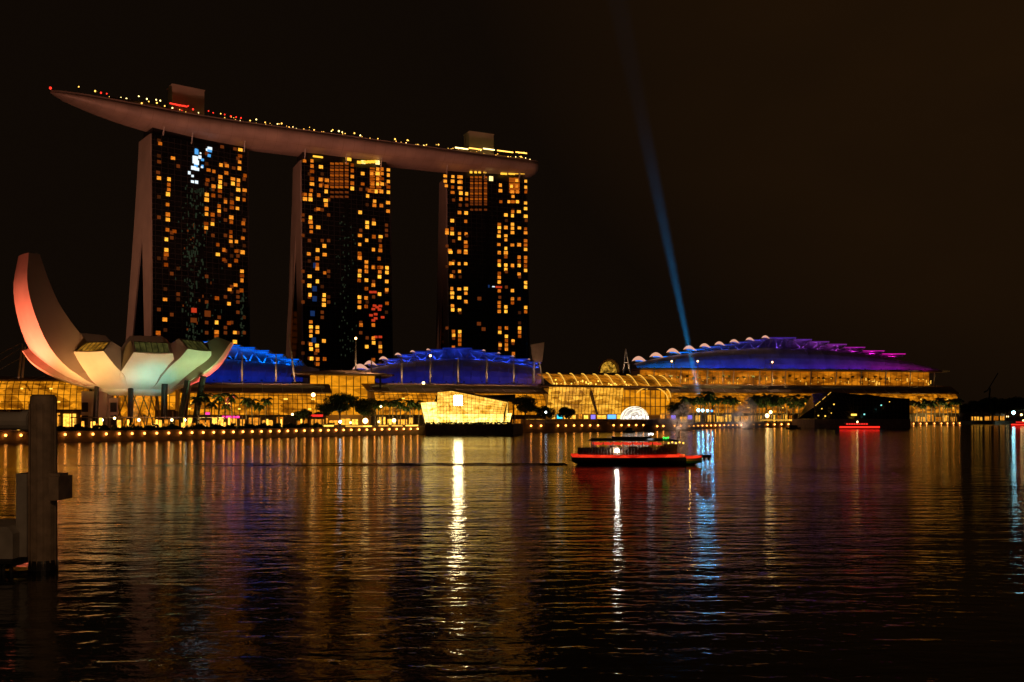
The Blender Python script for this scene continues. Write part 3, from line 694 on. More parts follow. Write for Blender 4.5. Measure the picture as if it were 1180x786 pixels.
flood(-15, 22, 20, (0.03, 0.72, 0.60), 14000, 62, 38)
flood(-4, 27, 30, (0.85, 0.72, 0.32), 13000, 60, 46)
flood(-50, 28, 29, (0.45, 0.80, 0.32), 26000, 60, 46)
flood(-72, 28, 22, (1.0, 0.06, 0.07), 40000, 55, 40, 2)
flood(-98, 31, 27, (1.0, 0.12, 0.09), 60000, 70, 46, 0)
lamp('bowl_fill_lamp', 'POINT', (MX - 4, MY - 2, 33), (1, .55, .30), 2300, None, 1.2)  # unseen lamp added to brighten the petals' inner sides
flood(10, 14, 18, (1.0, 0.22, 0.12), 3500, 80, 36)
lamp('petal_side_fill', 'SPOT', W(215, 478, 306), (1, .45, .25), 24000, (MX - 18, MY, 42), .6, 75, 1.0)  # added fill light for the tall petal's side wall

# ================================================================== MALL AND HALLS ALONG THE QUAY
def seg(pa, da, pb, db):
    A = Vector((XP(pa, da), da)); B = Vector((XP(pb, db), db)); t = (B - A).normalized(); n = Vector((t.y, -t.x))
    if n.y > 0: n = -n
    return A, B, t, n
def v3(p, z): return Vector((p.x, p.y, z))
def sweep(mb, A, B, n, poly, m=0):
    """polygon of (offset towards the water, z) swept along A-B"""
    mb.loft([[v3(A + n*o, z) for o, z in poly], [v3(B + n*o, z) for o, z in poly]], True, True, m)
def glazing(root, A, B, n, prof, nx, gmat, name='glass_wall', bar=.14, barmat=None, zbars=True):
    mb = MB()
    mb.loft([[v3(A.lerp(B, i/nx) + n*o, z) for o, z in prof] for i in range(nx + 1)], False)
    g = mb.build(name, gmat, root)
    mb = MB()
    for i in range(nx + 1): mb.tube([v3(A.lerp(B, i/nx) + n*(o + bar*.8), z) for o, z in prof], bar, 4)
    if zbars:
        for o, z in prof[1:-1]: mb.tube([v3(A + n*(o + bar*.8), z), v3(B + n*(o + bar*.8), z)], bar*.8, 4)
    mb.build('mullions', barmat or M['bronze'], g)
    return g
def shops(root, A, B, n, z0, z1, off, rnd, dens=.93, mt='shop'):
    """row of lit shop fronts with dark piers, each front a part with its own frame"""
    L = (B - A).length; t = (B - A)/L; u = 1.0; th = math.atan2(t.y, t.x)
    while u < L - 3:
        w = rnd.uniform(2.2, 6.5); w = min(w, L - u - .5)
        if rnd.random() < dens:
            c = A + t*(u + w/2) + n*off; h = (z1 - z0)*rnd.uniform(.6, .92)
            mb = MB(); mb.box((c.x, c.y, z0 + h/2 + .1), (w*.92, .3, h), th); o = mb.build('shop_window', M[mt], root)
            fr = MB(); cc = c + n*.18
            for dz in (.1, h + .1): fr.box((cc.x, cc.y, z0 + dz), (w, .2, .18), th)
            for du in (-w*.5, 0, w*.5):
                q = cc + t*du; fr.box((q.x, q.y, z0 + h/2 + .1), (.14, .2, h), th)
            fr.build('shop_frame', M['bronze'], o)
        u += w + rnd.uniform(.4, 1.6)
def mall(name, label, pa, da, pb, db, ytop, ycan, yglass, nx, depth=45, gm=None, seed=1, can_out=4.0, ground=True):
    A, B, t, n = seg(pa, da, pb, db); d = (da + db)/2
    root = thing(name, label, 'mall', (*((A + B)/2)[:], QZ))
    zt, zc, zg = ZY(ytop, d), ZY(ycan, d), ZY(yglass, d)
    mb = MB(); sweep(mb, A, B, n, [(-1.2, QZ), (-1.2, zt - 1.2), (-depth, zt - 1.2), (-depth, QZ)]); mb.build('wall', M['concrete'], root)
    prof = [(2.0 + 6.5*math.sin(a), zc + (zg - zc)*(1 - math.cos(a))) for a in [k/6*math.pi/2 for k in range(7)]]
    g = glazing(root, A, B, n, prof, nx, gm or M['mall_glass'])
    mb = MB(); z = zc
    sweep(mb, A - t*3, B + t*3, n, [(can_out, zc - .3), (can_out, zc + .25), (-6, zt - .8), (-14, zt), (-depth - 1, zt + .2), (-depth - 1, zt - .6), (-14, zt - .9), (-6, zt - 1.7)])
    r = mb.build('roof', M['roofmetal'], root)
    mb = MB(); L = (B - A).length; k = 0
    while k * 9 < L:
        p = A + t*(k*9); mb.tube([v3(p + n*(can_out + .1), zc + .3), v3(p - n*6, zt - .62), v3(p - n*14, zt + .16)], .16, 4); k += 1
    mb.build('roof_ribs', M['mast'], r)
    if ground:
        mb = MB(); sweep(mb, A, B, n, [(9.4, zg - .55), (9.4, zg), (-.9, zg), (-.9, zg - .55)]); mb.build('terrace_edge', M['bronze'], root)
        shops(root, A, B, n, QZ, zg - .7, 7.6, random.Random(seed), mt='shop_dim' if gm else 'shop')
        mb = MB(); sweep(mb, A, B, n, [(7.2, QZ), (7.2, zg - .6), (6.7, zg - .6), (6.7, QZ)]); mb.build('shop_front_wall', M['bronze'], root)
        k = 0
        while k*8 + 3 < L:
            p = A + t*(k*8 + 3) + n*9; mb = MB(); mb.tube([v3(p, QZ), v3(p, zg - .56)], .28, 6); k += 1
            mb.build('terrace_post', M['concrete'], root)
        # upper lamps seen through the glazing
        rnd = random.Random(seed + 50); mb = MB()
        for _ in range(int(L/7)):
            u = rnd.uniform(3, L - 3); k = rnd.choice((3, 4, 4, 5)); o, zz = prof[k]; p = A + t*u + n*(o + .5)
            mb.box((p.x, p.y, zz), (rnd.uniform(.6, 2.2), .25, .5), math.atan2(t.y, t.x))
        mb.build('ceiling_lamps', M['gold'], root)
    return root, A, B, t, n, zt, zc, zg
mall('mall_building', 'low shopping mall with curved golden glass, far left beside and behind the lotus museum', -40, 385, 205, 405, 433, 439, 472, 34, seed=3)
mall('mall_building', 'curved golden glass mall under a brown canopy roof, between lotus museum and dark round trees', 208, 418, 374, 436, 440.5, 452.5, 478, 30, seed=5)
# taller link block behind the trees
A, B, t, n = seg(357, 462, 432, 470)
blk = thing('link_block', 'taller square glass block with a low peaked dark roof behind the round trees', 'glass block', (*((A+B)/2)[:], QZ))
d = 466
glazing(blk, A, B, n, [(0, ZY(433, d)), (0, ZY(445, d)), (0, ZY(457, d)), (0, ZY(468, d)), (0, ZY(478, d))], 9, M['block_glass'], bar=.2)
mb = MB(); sweep(mb, A, B, n, [(-.8, QZ), (-.8, ZY(433.5, d)), (-30, ZY(433.5, d)), (-30, QZ)]); mb.build('wall', M['concrete'], blk)
m_ = (A + B)/2; mb = MB()
q0 = [v3(A - t*9 + n*7, ZY(433, d)), v3(B + t*9 + n*7, ZY(433, d)), v3(B + t*9 - n*34, ZY(433, d)), v3(A - t*9 - n*34, ZY(433, d))]
mb.loft([[p + Vector((0,0,.05)) for p in q0], [p + Vector((0,0,.7)) for p in q0], [v3(m_ + t*(6*s_) - n*(12 + k_), ZY(425.5, d)) for s_, k_ in ((-1, -3), (1, -3), (1, 3), (-1, 3))]])
mb.build('roof', M['roofmetal'], blk)
shops(blk, A, B, n, QZ, ZY(481, d), 3, random.Random(9))
mb = MB(); mb.tube([v3(B + t*2 + n*7, QZ), v3(B + t*2 + n*7, ZY(433, d))], .5); mb.build('corner_column', M['darkmetal'], blk)
mall('mall_building', 'golden glass mall under a brown canopy roof, behind the glowing crystal pavilion', 428, 462, 622, 500, 441.5, 452.5, 478, 38, seed=11)
# the long hall on the right: ground mall with canopy, lit terrace above, blue to magenta roof
ex = mall('convention_hall', 'long hall on the right with orange lit terrace and blue to magenta stepped roof', 742, 690, 1098, 735, 443, 453, 476, 60, seed=17, depth=20, gm=M['hall_glass'])
exr, A, B, t, n, zt, zc, zg = ex; exr['category'] = 'convention hall'
d = 728
A2, B2 = A - n*16 + t*2, B - n*16 - t*10
zte, ztt = zt + .3, ZY(428.5, 735)
glazing(exr, A2, B2, n, [(0, ztt), (0, (ztt + zte)/2), (0, zte)], 50, M['terrace_glass'], 'terrace_glass', bar=.16)
mb = MB(); sweep(mb, A2 - t*2, B2 + t*10, n, [(12, ztt + .1), (12, ztt + 1.3), (-70, ztt + 1.3), (-70, ztt + .1)]); mb.build('terrace_roof', M['roofmetal'], exr)
mb = MB(); sweep(mb, A2, B2, n, [(-1, QZ), (-1, ztt - .2), (-66, ztt - .2), (-66, QZ)]); mb.build('wall', M['concrete'], exr)
L2 = (B2 - A2).length
for k in range(12):
    p = A2 + t*(8 + (L2 - 10)*k/11) + n*9; mb = MB(); mb.tube([v3(p, zt + .2), v3(p + n*1.4, ztt + .1)], .45, 6); mb.build('terrace_column', M['mast'], exr)
rnd = random.Random(4)
mb = MB()
for k in range(70):
    p = A2 + t*rnd.uniform(2, L2 - 2) + n*rnd.uniform(1, 11); w = rnd.uniform(.3, .9); mb.box((p.x, p.y, zt + rnd.uniform(.5, 5.5)), (w, .4, rnd.choice((.5, .7, 2.2))))
mb.build('terrace_lamps', M['golddim'], exr, kind='stuff')

def stepped_roof(root, d, steps, eave, arc, xl, xr, depth, colmats, tips, vaultmats, zb, tipw, shellpw=2200):
    """vault with stepped shells above it; steps are (px0, px1, py), arc gives the top of the plain vault"""
    # plain vault, rising from the eave back to the arc line
    mb = MB(); nx = 40; rows = 6; rings = []
    for i in range(nx + 1):
        x = xl + (xr - xl)*i/nx; ya = arc(x); ring = []
        for k in range(rows + 1):
            a = k/rows; dd = d + depth*.45*a*a*1.0; z0 = zb; z1 = max(zb + .3, ZY(ya, d + depth*.45))
            ring.append((XP(x, d), dd, z0 + (z1 - z0)*math.sin(a*math.pi/2)))
        ring.append((XP(x, d), d + depth, max(zb + .3, ZY(ya, d + depth*.45)))); ring.append((XP(x, d), d + depth, zb))
        rings.append(ring)
    mb.loft(rings, True, True); vault = mb.build('vault', M['membrane'], root, smooth=False)
    dv = d + depth*.45
    mb = MB()
    for rg_ in rings[1:-1:2]: mb.tube([Vector(p) + Vector((0, -.25, .12)) for p in rg_[:rows + 1]], .22, 4)
    mb.build('vault_ribs', M['membrane'], vault)
    for i, (x0, x1, y) in enumerate(steps):
        X0, X1 = XP(x0, dv) - .6, XP(x1, dv) + .6; z = ZY(y, dv)
        mb = MB(); prof = []
        for k in range(7):
            a = k/6; prof.append((dv - 6 + depth*.6*a, z - 5.5*a*a))
        poly = [(yy, zz) for yy, zz in prof] + [(yy, zz - .7) for yy, zz in reversed(prof)]
        mb.loft([[(X0, yy, zz) for yy, zz in poly], [(X1, yy, zz) for yy, zz in poly]]); sh = mb.build('roof_shell', M['membrane'], root)
        mb = MB(); mb.box(((X0 + X1)/2, dv - 6.2, z - .30), (X1 - X0, .3, .5)); mb.build('edge_light', colmats[i], sh)
        # truss under the shell front
        mb = MB(); zl = max(zb + .5, ZY(arc((x0 + x1)/2), dv)); nt = max(1, round((x1 - x0)/13))
        for k in range(nt):
            xa = X0 + (X1 - X0)*k/nt; xb = X0 + (X1 - X0)*(k + 1)/nt; xm = (xa + xb)/2
            mb.tube([(xa, dv - 5, z - .9), (xm, dv - .5, zl - .2)], .28, 4); mb.tube([(xm, dv - .5, zl - .2), (xb, dv - 5, z - .9)], .28, 4)
        mb.tube([(X0, dv - 1.5, zl + .1), (X1, dv - 1.5, zl + .1)], .3, 4)
        mb.build('truss', M['membrane'], sh)
        lamp('shell_lamp', 'SPOT', ((X0 + X1)/2, dv - 4.2, zl + .6), colmats[i].node_tree.nodes['Emission'].inputs[0].default_value[:3], shellpw, ((X0 + X1)/2, dv + 4, z + 1.5), .3, 150, 1.0, sh)
        if i in tips:
            mb = MB(); w = tipw[i] / F * dv; h = w*.36; xc = X0 + .25*w if tips[i] > 0 else X1 - .25*w; zb_ = z - .6; up = []; lo = []
            for k in range(9):
                a = k/8; xx = xc - w/2 + w*a; up.append((xx, zb_ + h*math.sin(math.pi*a**.85) - .1*w*a)); lo.append((xx, zb_ + h*.32*math.sin(math.pi*a) - .1*w*a))
            poly = up + lo[::-1][1:-1]
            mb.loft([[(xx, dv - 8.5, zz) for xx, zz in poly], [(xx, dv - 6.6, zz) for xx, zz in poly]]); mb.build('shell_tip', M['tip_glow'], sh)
    return vault
def led(rgb, s): return glow('roof_edge_light', rgb, s)
# right roof
xs = [(732, 754, 416), (752, 773, 411.3), (771, 791, 406.3), (790, 809, 402.8), (808, 826, 399.8), (825, 843, 397.3), (842, 861, 394.5), (860, 879, 392), (878, 914, 389.5), (913, 932, 391.5), (931, 952, 394), (951, 972, 397), (971, 993, 400.5), (992, 1015, 404.5), (1014, 1039, 408)]
cols = [(0.0, .22, 1.0)]*3 + [(0.0, .16, .95), (.01, .11, .85), (.03, .08, .7), (.06, .06, .6), (.1, .06, .6), (.16, .05, .6), (.25, .05, .55), (.33, .05, .5), (.45, .04, .5), (.6, .02, .5), (.8, .01, .5), (.95, .01, .5)]
st = [1.6, 1.5, 1.3, 1.0, .65, .5, .45, .45, .45, .5, .5, .6, .7, .8, .9]
stepped_roof(exr, 742, xs, 428, lambda x: 424 - 22.5*max(0, 1 - ((x - 900)/178)**2)**.8, 734, 1082, 60, [led(c, s) for c, s in zip(cols, st)],
             {i: 1 for i in range(9)}, M['membrane'], ztt + 1.35, [18, 17, 16, 15, 13, 12, 11, 10, 9] + [0]*6)
# middle hall
hb = thing('theatre_hall', 'dark blue lit hall with stepped arched roof, below the middle and right towers', 'hall', (XP(515, 560), 560, QZ))
xs = [(415, 428, 425.3), (427, 444, 420), (443, 461, 414), (460, 478, 409), (477, 496, 405.5), (495, 513, 403.3), (512, 543, 401.6), (542, 558, 404), (557, 575, 407), (574, 591, 410.5), (590, 609, 414), (608, 622, 417.5)]
stepped_roof(hb, 540, xs, 440, lambda x: 430 - 16*max(0, 1 - ((x - 520)/112)**2)**.8, 408, 624, 45, [led((.015, .05, .62), s) for s in (.55, .5, .45, .4, .36, .36, .36, .36, .4, .4, .45, .5)],
             {0: 1, 1: 1, 2: 1, 3: 1, 4: 1, 5: 1, 7: -1, 8: -1, 9: -1, 10: -1}, M['membrane'], ZY(442, 540), [20, 15, 11, 8, 6, 5, 0, 4, 4, 4, 3])
mb = MB(); mb.box((XP(516, 565), 566, (QZ + ZY(442, 540))/2), (XP(624, 540) - XP(408, 540), 50, ZY(442, 540) - QZ)); mb.build('wall', M['concrete'], hb)
# left hall
hl = thing('casino_hall', 'bright blue lit hall with roof stepping down to the right, right of the lotus museum', 'hall', (XP(290, 500), 500, QZ))
xs = [(206, 244, 394.5), (243, 261, 396), (260, 279, 398.5), (278, 296, 401), (295, 312, 404.5), (311, 328, 409), (327, 346, 414.3)]
stepped_roof(hl, 490, xs, 438, lambda x: 413 + 9*max(0, (x - 240)/100), 190, 349, 42, [led((.0, .15, 1.0), s) for s in (.7, .75, .8, .8, .85, .9, .95)], {}, M['membrane'], ZY(440, 490), [])
mb = MB(); mb.box((XP(270, 512), 513, (QZ + ZY(440, 490))/2), (XP(349, 490) - XP(190, 490), 44, ZY(440, 490) - QZ)); mb.build('wall', M['concrete'], hl)
# roof floodlights of the three halls
def roof_flood(root, px, d, z, out, col, pw, tgt):
    p = Vector((XP(px, d), d - out, z)); T = Vector((XP(tgt[0], tgt[1]), tgt[1], tgt[2]))
    m = MB(); m.box(p - Vector((0, 0, .5)), (1.0, .6, .5)); m.build('roof_floodlight', M['darkmetal'], root)
    lamp('flood_lamp', 'SPOT', p, col, pw, T, .5, 120, .9, root)
for px, c, pw in ((748, (.0, .25, 1.0), 26000), (785, (.0, .16, 1.0), 26000), (822, (.01, .07, 1.0), 20000), (862, (.02, .05, .9), 16000), (902, (.05, .04, .8), 15000), (942, (.12, .03, .75), 14000), (982, (.25, .02, .7), 14000), (1018, (.45, .01, .55), 14000), (1050, (.6, .01, .45), 8000)):
    
    for q in (-9, 9): roof_flood(exr, px + q, 742, ztt + 2.4, 11, c, pw*.16, (px + q, 775, ztt + 18))
for px in range(416, 622, 20): roof_flood(hb, px, 540, ZY(440, 540), 11, (.012, .035, 1.0), 850, (px, 562, ZY(412, 540)))
for px in range(200, 350, 18): roof_flood(hl, px, 490, ZY(438, 490), 11, (.0, .05, 1.0), 1150, (px, 512, ZY(405, 490)))

# masts standing on the mall canopy
MASTG = 'thin masts rising from the mall roofs'
for i, (px, yb, ytp, d, lean, lampon) in enumerate(((279, 441, 406, 447, 0, 0), (318, 441, 408, 448, 0, 0), (340, 441, 385, 452, -8, 0), (410, 428, 391, 478, 0, 1), (428, 441, 412, 474, 0, 0), (463, 442, 412, 484, 0, 0), (496, 442, 411, 490, 0, 1), (528, 442, 411, 497, 0, 0), (561, 442, 413, 503, 0, 0), (592, 442, 415, 509, 0, 0), (774, 444, 417, 712, 0, 1), (804, 444, 417, 714, 0, 1), (833, 444, 421, 718, 0, 0), (862, 444, 423, 722, 0, 0), (890, 444, 418, 725, 0, 1))):
    z0, z1 = ZY(yb, d) + .05, ZY(ytp, d); X = XP(px, d); Xt = XP(px + lean*.9, d) if lean else X
    labels = ['slender pale mast before the bright blue roof, left of two', 'slender pale mast before the bright blue roof, close to its right end', 'leaning pale mast at the low right end of the bright blue roof', 'pale mast with a lamp on top beside the glass block roof', 'pale mast at the left end of the dark blue roof', 'pale mast before the dark blue roof, second from its left end', 'pale mast with a lamp on top before the dark blue roof', 'pale mast before the middle of the dark blue roof', 'pale mast before the right half of the dark blue roof', 'pale mast before the right end of the dark blue roof',
              'thin mast with lamp before the cyan left end of the right roof', 'thin mast with lamp beside the blue searchlight beam', 'thin unlit mast right of the searchlight beam', 'thin unlit mast before the middle of the right roof', 'thin mast with lamp below the peak of the right roof']
    r = thing('roof_mast', labels[i], 'mast', (X, d, z0), MASTG)
    m = MB(); m.tube([(X, d, z0), ((X + Xt)/2, d, (z0 + z1)/2), (Xt, d, z1)], [.42, .5, .28], 8); m.build('pole', M['mast'], r)
    if lampon: m = MB(); m.ball((Xt, d, z1 + .45), .6); m.build('mast_lamp', M['warm_lamp'], r)
    m = MB(); m.box((X, d, z0 + .25), (1.4, 1.4, .5)); m.build('foot', M['darkmetal'], r)
    lamp('canopy_fill', 'SPOT', (X, d - 10, z0 + (9 if i < 10 else 11)), (1, .55, .28), 2600 if i < 10 else 5500, (X, d - 5, z0 - 3), .3, 130, .8, r)  # added fill light in place of light bounced onto the canopy roof
    if i < 10: lamp('uplight', 'SPOT', (X + .6, d - 4.0, z0 + .6), (1, .6, .3), 500, (X, d, z0 + 8), .2, 70, .6, r)

# glazed atrium and event plaza front
A, B, t, n = seg(625, 520, 770, 556)
at = thing('atrium', 'golden glass atrium with slanting lit roof ribs, right of the crystal pavilion', 'atrium', (*((A+B)/2)[:], 6.0))
d = 534
A1, B1 = A + t*2, A + t*((B - A).length*.60)
glazing(at, A1, B1, n, [(4, ZY(447, d)), (3, ZY(456, d)), (2, ZY(466, d)), (1.4, ZY(477, d))], 22, M['atrium_glass'], bar=.16)
mb = MB(); sweep(mb, A1, B, n, [(-2, QZ), (-2, ZY(448, d)), (-34, ZY(448, d)), (-34, QZ)]); mb.build('wall', M['concrete'], at)
A3, B3 = B1 + t*.3, B + t*2
glazing(at, A3, B3, n, [(-1, ZY(449, d)), (-1, ZY(458, d)), (-1, ZY(468, d)), (-1, ZY(478, d))], 10, M['block_glass'], 'side_glass', bar=.3, barmat=M['concrete'])
mb = MB(); sweep(mb, A1 - t*2, B, n, [(8, ZY(446.8, d)), (8, ZY(444.8, d)), (-36, ZY(444.8, d)), (-36, ZY(446.8, d))]); mb.build('eave', M['roofmetal'], at)
prof = [(7 - 26*(k/6), ZY(444.6, d) + (ZY(430, d) - ZY(444.6, d))*math.sin(k/6*math.pi/2)) for k in range(7)]
rf = glazing(at, A1, B + t*6, n, prof, 24, lit_glass('lit_roof_glass', (.45, .13, .003), (.80, .25, .010), .8, scale=(.1, .1, .2)), 'roof_glass', bar=.1)
LA = (B - A1).length
for k in range(11):
    u = LA*(k + .15)/10.5; m = MB()
    m.tube([v3(A1 + t*(u + 5.5*(j/6)**1.0*1.6) + n*(prof[j][0] + .5), prof[j][1] + .45) for j in range(7)], .30, 5); m.build('roof_rib', M['golddim'], at)
m = MB(); rnd = random.Random(12)
for k in range(46):
    u = rnd.uniform(.02, .66)*LA; p = A1 + t*u + n*(7.6 - rnd.random()*4); m.ball((p.x, p.y, ZY(444.2 - rnd.random()**2*5, d) + .2), rnd.uniform(.28, .5), 6, 4)
m.build('eave_lamps', M['gold'], at, kind='stuff')
shops(at, A1, B, n, 6.0, 9.2, 5.5, random.Random(31), .9)
# signs and lit panels on the atrium front
for px, py, w, h, mt in ((707.5, 468, 8, 2.2, 'sign_w'), (742, 468, 8.5, 2.4, 'sign_g'), (744, 454, 6.5, 1.8, 'sign_w'), (694.5, 471, 1.6, 9, 'sign_w'), (751, 440, 14, 1.6, 'gold')):
    if 'sign_w' not in M: M['sign_w'] = glow('white_sign', (1, .85, .55), 2.4); M['sign_g'] = glow('green_white_sign', (.75, 1, .45), 2.0)
    dd = 534 + (px - 625)*.22 - 5; m = MB(); p = W(px, py, dd); m.box(p, (w/F*dd, .4, h/F*dd), math.atan2(t.y, t.x)); o = m.build('lit_sign', M[mt], at)
# leaning dark fin in front of the glass
m = MB(); p0, p1 = W(688, 477, 524), W(680.5, 451, 530); m.tube([p0, p1], [.7, 1.2], 6); m.build('leaning_column', M['concrete'], at)
# round arched canopies right of the atrium
for i, (xc, yb, rx, ry, dd) in enumerate(((750, 462, 20, 16, 548), (757, 458, 16, 14, 556))):
    m = MB(); m.tube([W(xc + rx*math.cos(a), yb - ry*math.sin(a), dd) for a in [math.pi*k/14 for k in range(15)]], .35, 5)
    m.build('arch_rib', M['golddim'], at)
# round arched skylight on the atrium roof
sk = thing('arched_canopy', 'small round arched canopy glowing gold on the atrium roof, beside an A-shaped mast', 'canopy', W(700, 429, 575))
m = MB(); rg2 = []
for yy in (572, 584): rg2.append([(XP(702, 575) + 6.6*math.cos(a)*.95, yy, ZY(429, 575) + 8.2*math.sin(a)) for a in [math.pi*k/12 for k in range(13)]] + [(XP(702, 575) + 6.0*math.cos(a)*.95, yy, ZY(429, 575) + 7.5*math.sin(a)) for a in [math.pi*k/12 for k in range(12, -1, -1)]])
m.loft(rg2); m.build('shell', M['roofmetal'], sk)
m = MB(); m.add([(XP(702, 575) + 5.6*math.cos(a)*.95, 580, ZY(429, 575) + 7.0*math.sin(a)) for a in [math.pi*k/12 for k in range(13)]], [tuple(range(13))]); m.build('glass', lit_glass('lit_arch_glass', (.08, .04, .004), (.9, .45, .04), 1.0, scale=(.4, .4, .4), rmin=.15), sk)
am = thing('a_frame_mast', 'A-shaped pale mast on the atrium roof below the first pink roof shell', 'mast', W(721.5, 430, 590))
m = MB(); tp = W(721, 402, 590)
for px in (718, 726): m.tube([W(px, 430, 590), tp], [.55, .3], 6)
m.tube([W(719.3, 418, 590), W(723.8, 418, 590)], .25, 5); m.build('frame', M['mast'], am)
lamp('uplight', 'SPOT', W(722, 431, 584), (1, .6, .35), 2500, W(722, 412, 590), .2, 80, .6, am)
# tilted sail panel on V legs
sa = thing('sail_sculpture', 'tall tilted pale panel on splayed legs at the right end of the dark blue roof', 'sculpture', W(618, 441, 520))
m = MB(); c4 = [(611.5, 397, 520), (627.5, 394.5, 520), (625, 417, 521), (614, 417, 521)]
m.loft([[W(*q) for q in c4], [W(q[0], q[1], q[2]) + Vector((0, 1.2, 0)) for q in c4]]); m.build('panel', surf('sail_panel', (.36, .24, .17), .7, var=.2, scale=.3), sa)
m = MB(); m.tube([W(614.5, 442, 519), W(615.3, 417, 520.5)], [.95, .5], 6); m.tube([W(624.4, 433, 519), W(621.5, 417, 520.5)], [.3, .5], 6); m.tube([W(624.4, 433, 519), W(626.5, 443, 519)], .5, 6); m.build('legs', M['mast'], sa)
lamp('uplight', 'SPOT', W(617, 441, 507), (1, .62, .4), 2600, W(619, 403, 520), .3, 60, .7, sa)
lamp('uplight', 'SPOT', W(620, 443, 511), (1, .62, .4), 1500, W(620, 425, 520), .3, 70, .7, sa)
# white dome tent
dt = thing('dome_tent', 'white glowing half dome tent on the event plaza in front of the atrium', 'tent', W(733, 481, 498))
cx_, cy2, r_ = XP(733, 498), 498.0, 15/F*498
zb = 6.03
def dome_ring(a, k):
    f = math.sqrt(max(.001, 1 - max(0, k)**2)); return (cx_ + r_*math.cos(a)*1.05*f, cy2 + 4.0 - 5.0*k, zb + r_*.98*math.sin(a)*f)
m = MB(); m.loft([[dome_ring(math.pi*j/14, k) for j in range(15)] for k in (-1, -.4, .1, .4, .65, .85, .96, .999)], False); m.build('membrane', lit_glass('lit_tent', (.55, .42, .30), (1.0, .92, .80), 1.25, scale=(.5, .5, .5), rmin=.5), dt)
m = MB()
for k in (-1, 0, .5, .8): m.tube([Vector(dome_ring(math.pi*j/14, k)) * 1 for j in range(15)], .14, 5)
m.build('arch', M['sign_w'], dt)
m = MB()
for k in range(7): m.ball((cx_ - r_*.8 + k*r_*.27, cy2 - 2.6, zb + 1 + .6*(k % 2)), .5, 6, 4)
m.build('stage_lamps', M['white_stage'] if 'white_stage' in M else M.setdefault('white_stage', glow('stage_lamp', (1, .9, .95), 5)), dt)
for px, py, mt, lb in ((645, 480, 'blue_dot', 'round turquoise lit sign under the trees left of the atrium'), (624, 480.5, 'pink_dot', 'pink and white lit sign under the round trees'), (683.5, 480.5, 'violet_dot', 'small violet lit sign below the leaning column'), (705, 480.3, 'azure_dot', 'wide azure lit sign left of the dome tent'), (776, 481, 'violet_dot', 'violet lit sign right of the dome tent, in the fountain mist'), (795, 481, 'violet_dot', 'second violet lit sign in the fountain mist, nearer the searchlights')):
    if 'blue_dot' not in M:
        M['blue_dot'] = glow('turquoise_sign', (.05, .75, 1), 1.6); M['pink_dot'] = glow('pink_sign', (1, .45, .8), 1.8); M['violet_dot'] = glow('violet_sign', (.25, .18, 1), 1.5); M['azure_dot'] = glow('azure_sign', (.12, .4, 1), 1.8)
    dd = 512; p = W(px, py, dd); w = dict(blue_dot=3.0, pink_dot=3.4, violet_dot=2.4, azure_dot=4.6)[mt]
    r = thing('lit_sign', lb, 'sign', (p.x, p.y, p.z - 2.4)); m = MB(); m.box(p, (w, .4, 2.3)); m.build('face', M[mt], r)
    m = MB(); m.box(p + Vector((0, .35, 0)), (w + .3, .25, 2.6)); m.build('casing', M['darkmetal'], r); m = MB(); m.tube([p + Vector((0, .3, -1.2)), p + Vector((0, .3, -3.2))], .15); m.build('post', M['darkmetal'], r)

# ================================================================== CRYSTAL PAVILIONS
cp = thing('crystal_pavilion', 'glowing faceted glass pavilion on a dark base at the water edge, below the right tower', 'pavilion', (XP(540, 392), 392, 0))
D0 = 385
def facet(root, quad, nx, ny, gm, name, bar=.075):
    """flat glazed facet between four corners (bottom left, bottom right, top right, top left)"""
    a, b, c, e = [Vector(q) for q in quad]; f = lambda u, v: (a.lerp(b, u)).lerp(e.lerp(c, u), v)
    m = MB(); m.quad(a, b, c, e); g = m.build(name, gm, root)
    nrm = (b - a).cross(e - a).normalized()
    if nrm.y > 0: nrm = -nrm
    m = MB()
    for i in range(nx + 1): m.tube([f(i/nx, 0) + nrm*bar, f(i/nx, 1) + nrm*bar], bar, 4)
    for j in range(ny + 1): m.tube([f(0, j/ny) + nrm*bar, f(1, j/ny) + nrm*bar], bar*.8, 4)
    m.build('mullions', M['bronze'], g); return g
b = [W(490, 501.5, D0), W(590, 501.5, D0)]
m = MB(); m.loft([[(b[0].x, D0, -1), (b[1].x + .5, D0, -1), (b[1].x + 5, D0 + 30, -1), (b[0].x - 2, D0 + 30, -1)], [(b[0].x, D0, ZY(488.5, D0)), (b[1].x + .5, D0, ZY(488.5, D0)), (b[1].x + 5, D0 + 30, ZY(488.5, D0)), (b[0].x - 2, D0 + 30, ZY(488.5, D0))]])
m.build('base', surf('dark_stone_base', (.17, .10, .055), .8, var=.3, scale=.6), cp)
z488 = 488.6
facet(cp, [W(490, z488, 387), W(505, z488, 389), W(503, 463, 389), W(484.5, 464, 386)], 3, 6, M['crystal_low'], 'left_facet')
facet(cp, [W(503.5, z488, 387), W(522, z488, 386.5), W(522, 477, 386.2), W(503.5, 477, 387)], 5, 3, M['crystal_low'], 'lower_facet')
facet(cp, [W(503.5, 477, 387), W(522, 477, 386.2), W(520.5, 450.5, 387), W(504, 452, 388)], 5, 6, M['crystal_up'], 'upper_facet')
facet(cp, [W(522, z488, 386.5), W(580, z488, 388), W(580.5, 477, 388), W(522, 477, 386.2)], 14, 3, M['crystal_low'], 'lower_facet')
facet(cp, [W(522, 477, 386.2), W(580.5, 477, 388), W(584.5, 463.3, 389), W(520.5, 450.5, 387)], 14, 6, M['crystal_up'], 'upper_facet')
facet(cp, [W(580.5, z488, 388), W(585, z488, 392), W(585.5, 463.5, 393), W(584.5, 463.3, 389)], 2, 6, M['crystal_up'], 'end_facet')
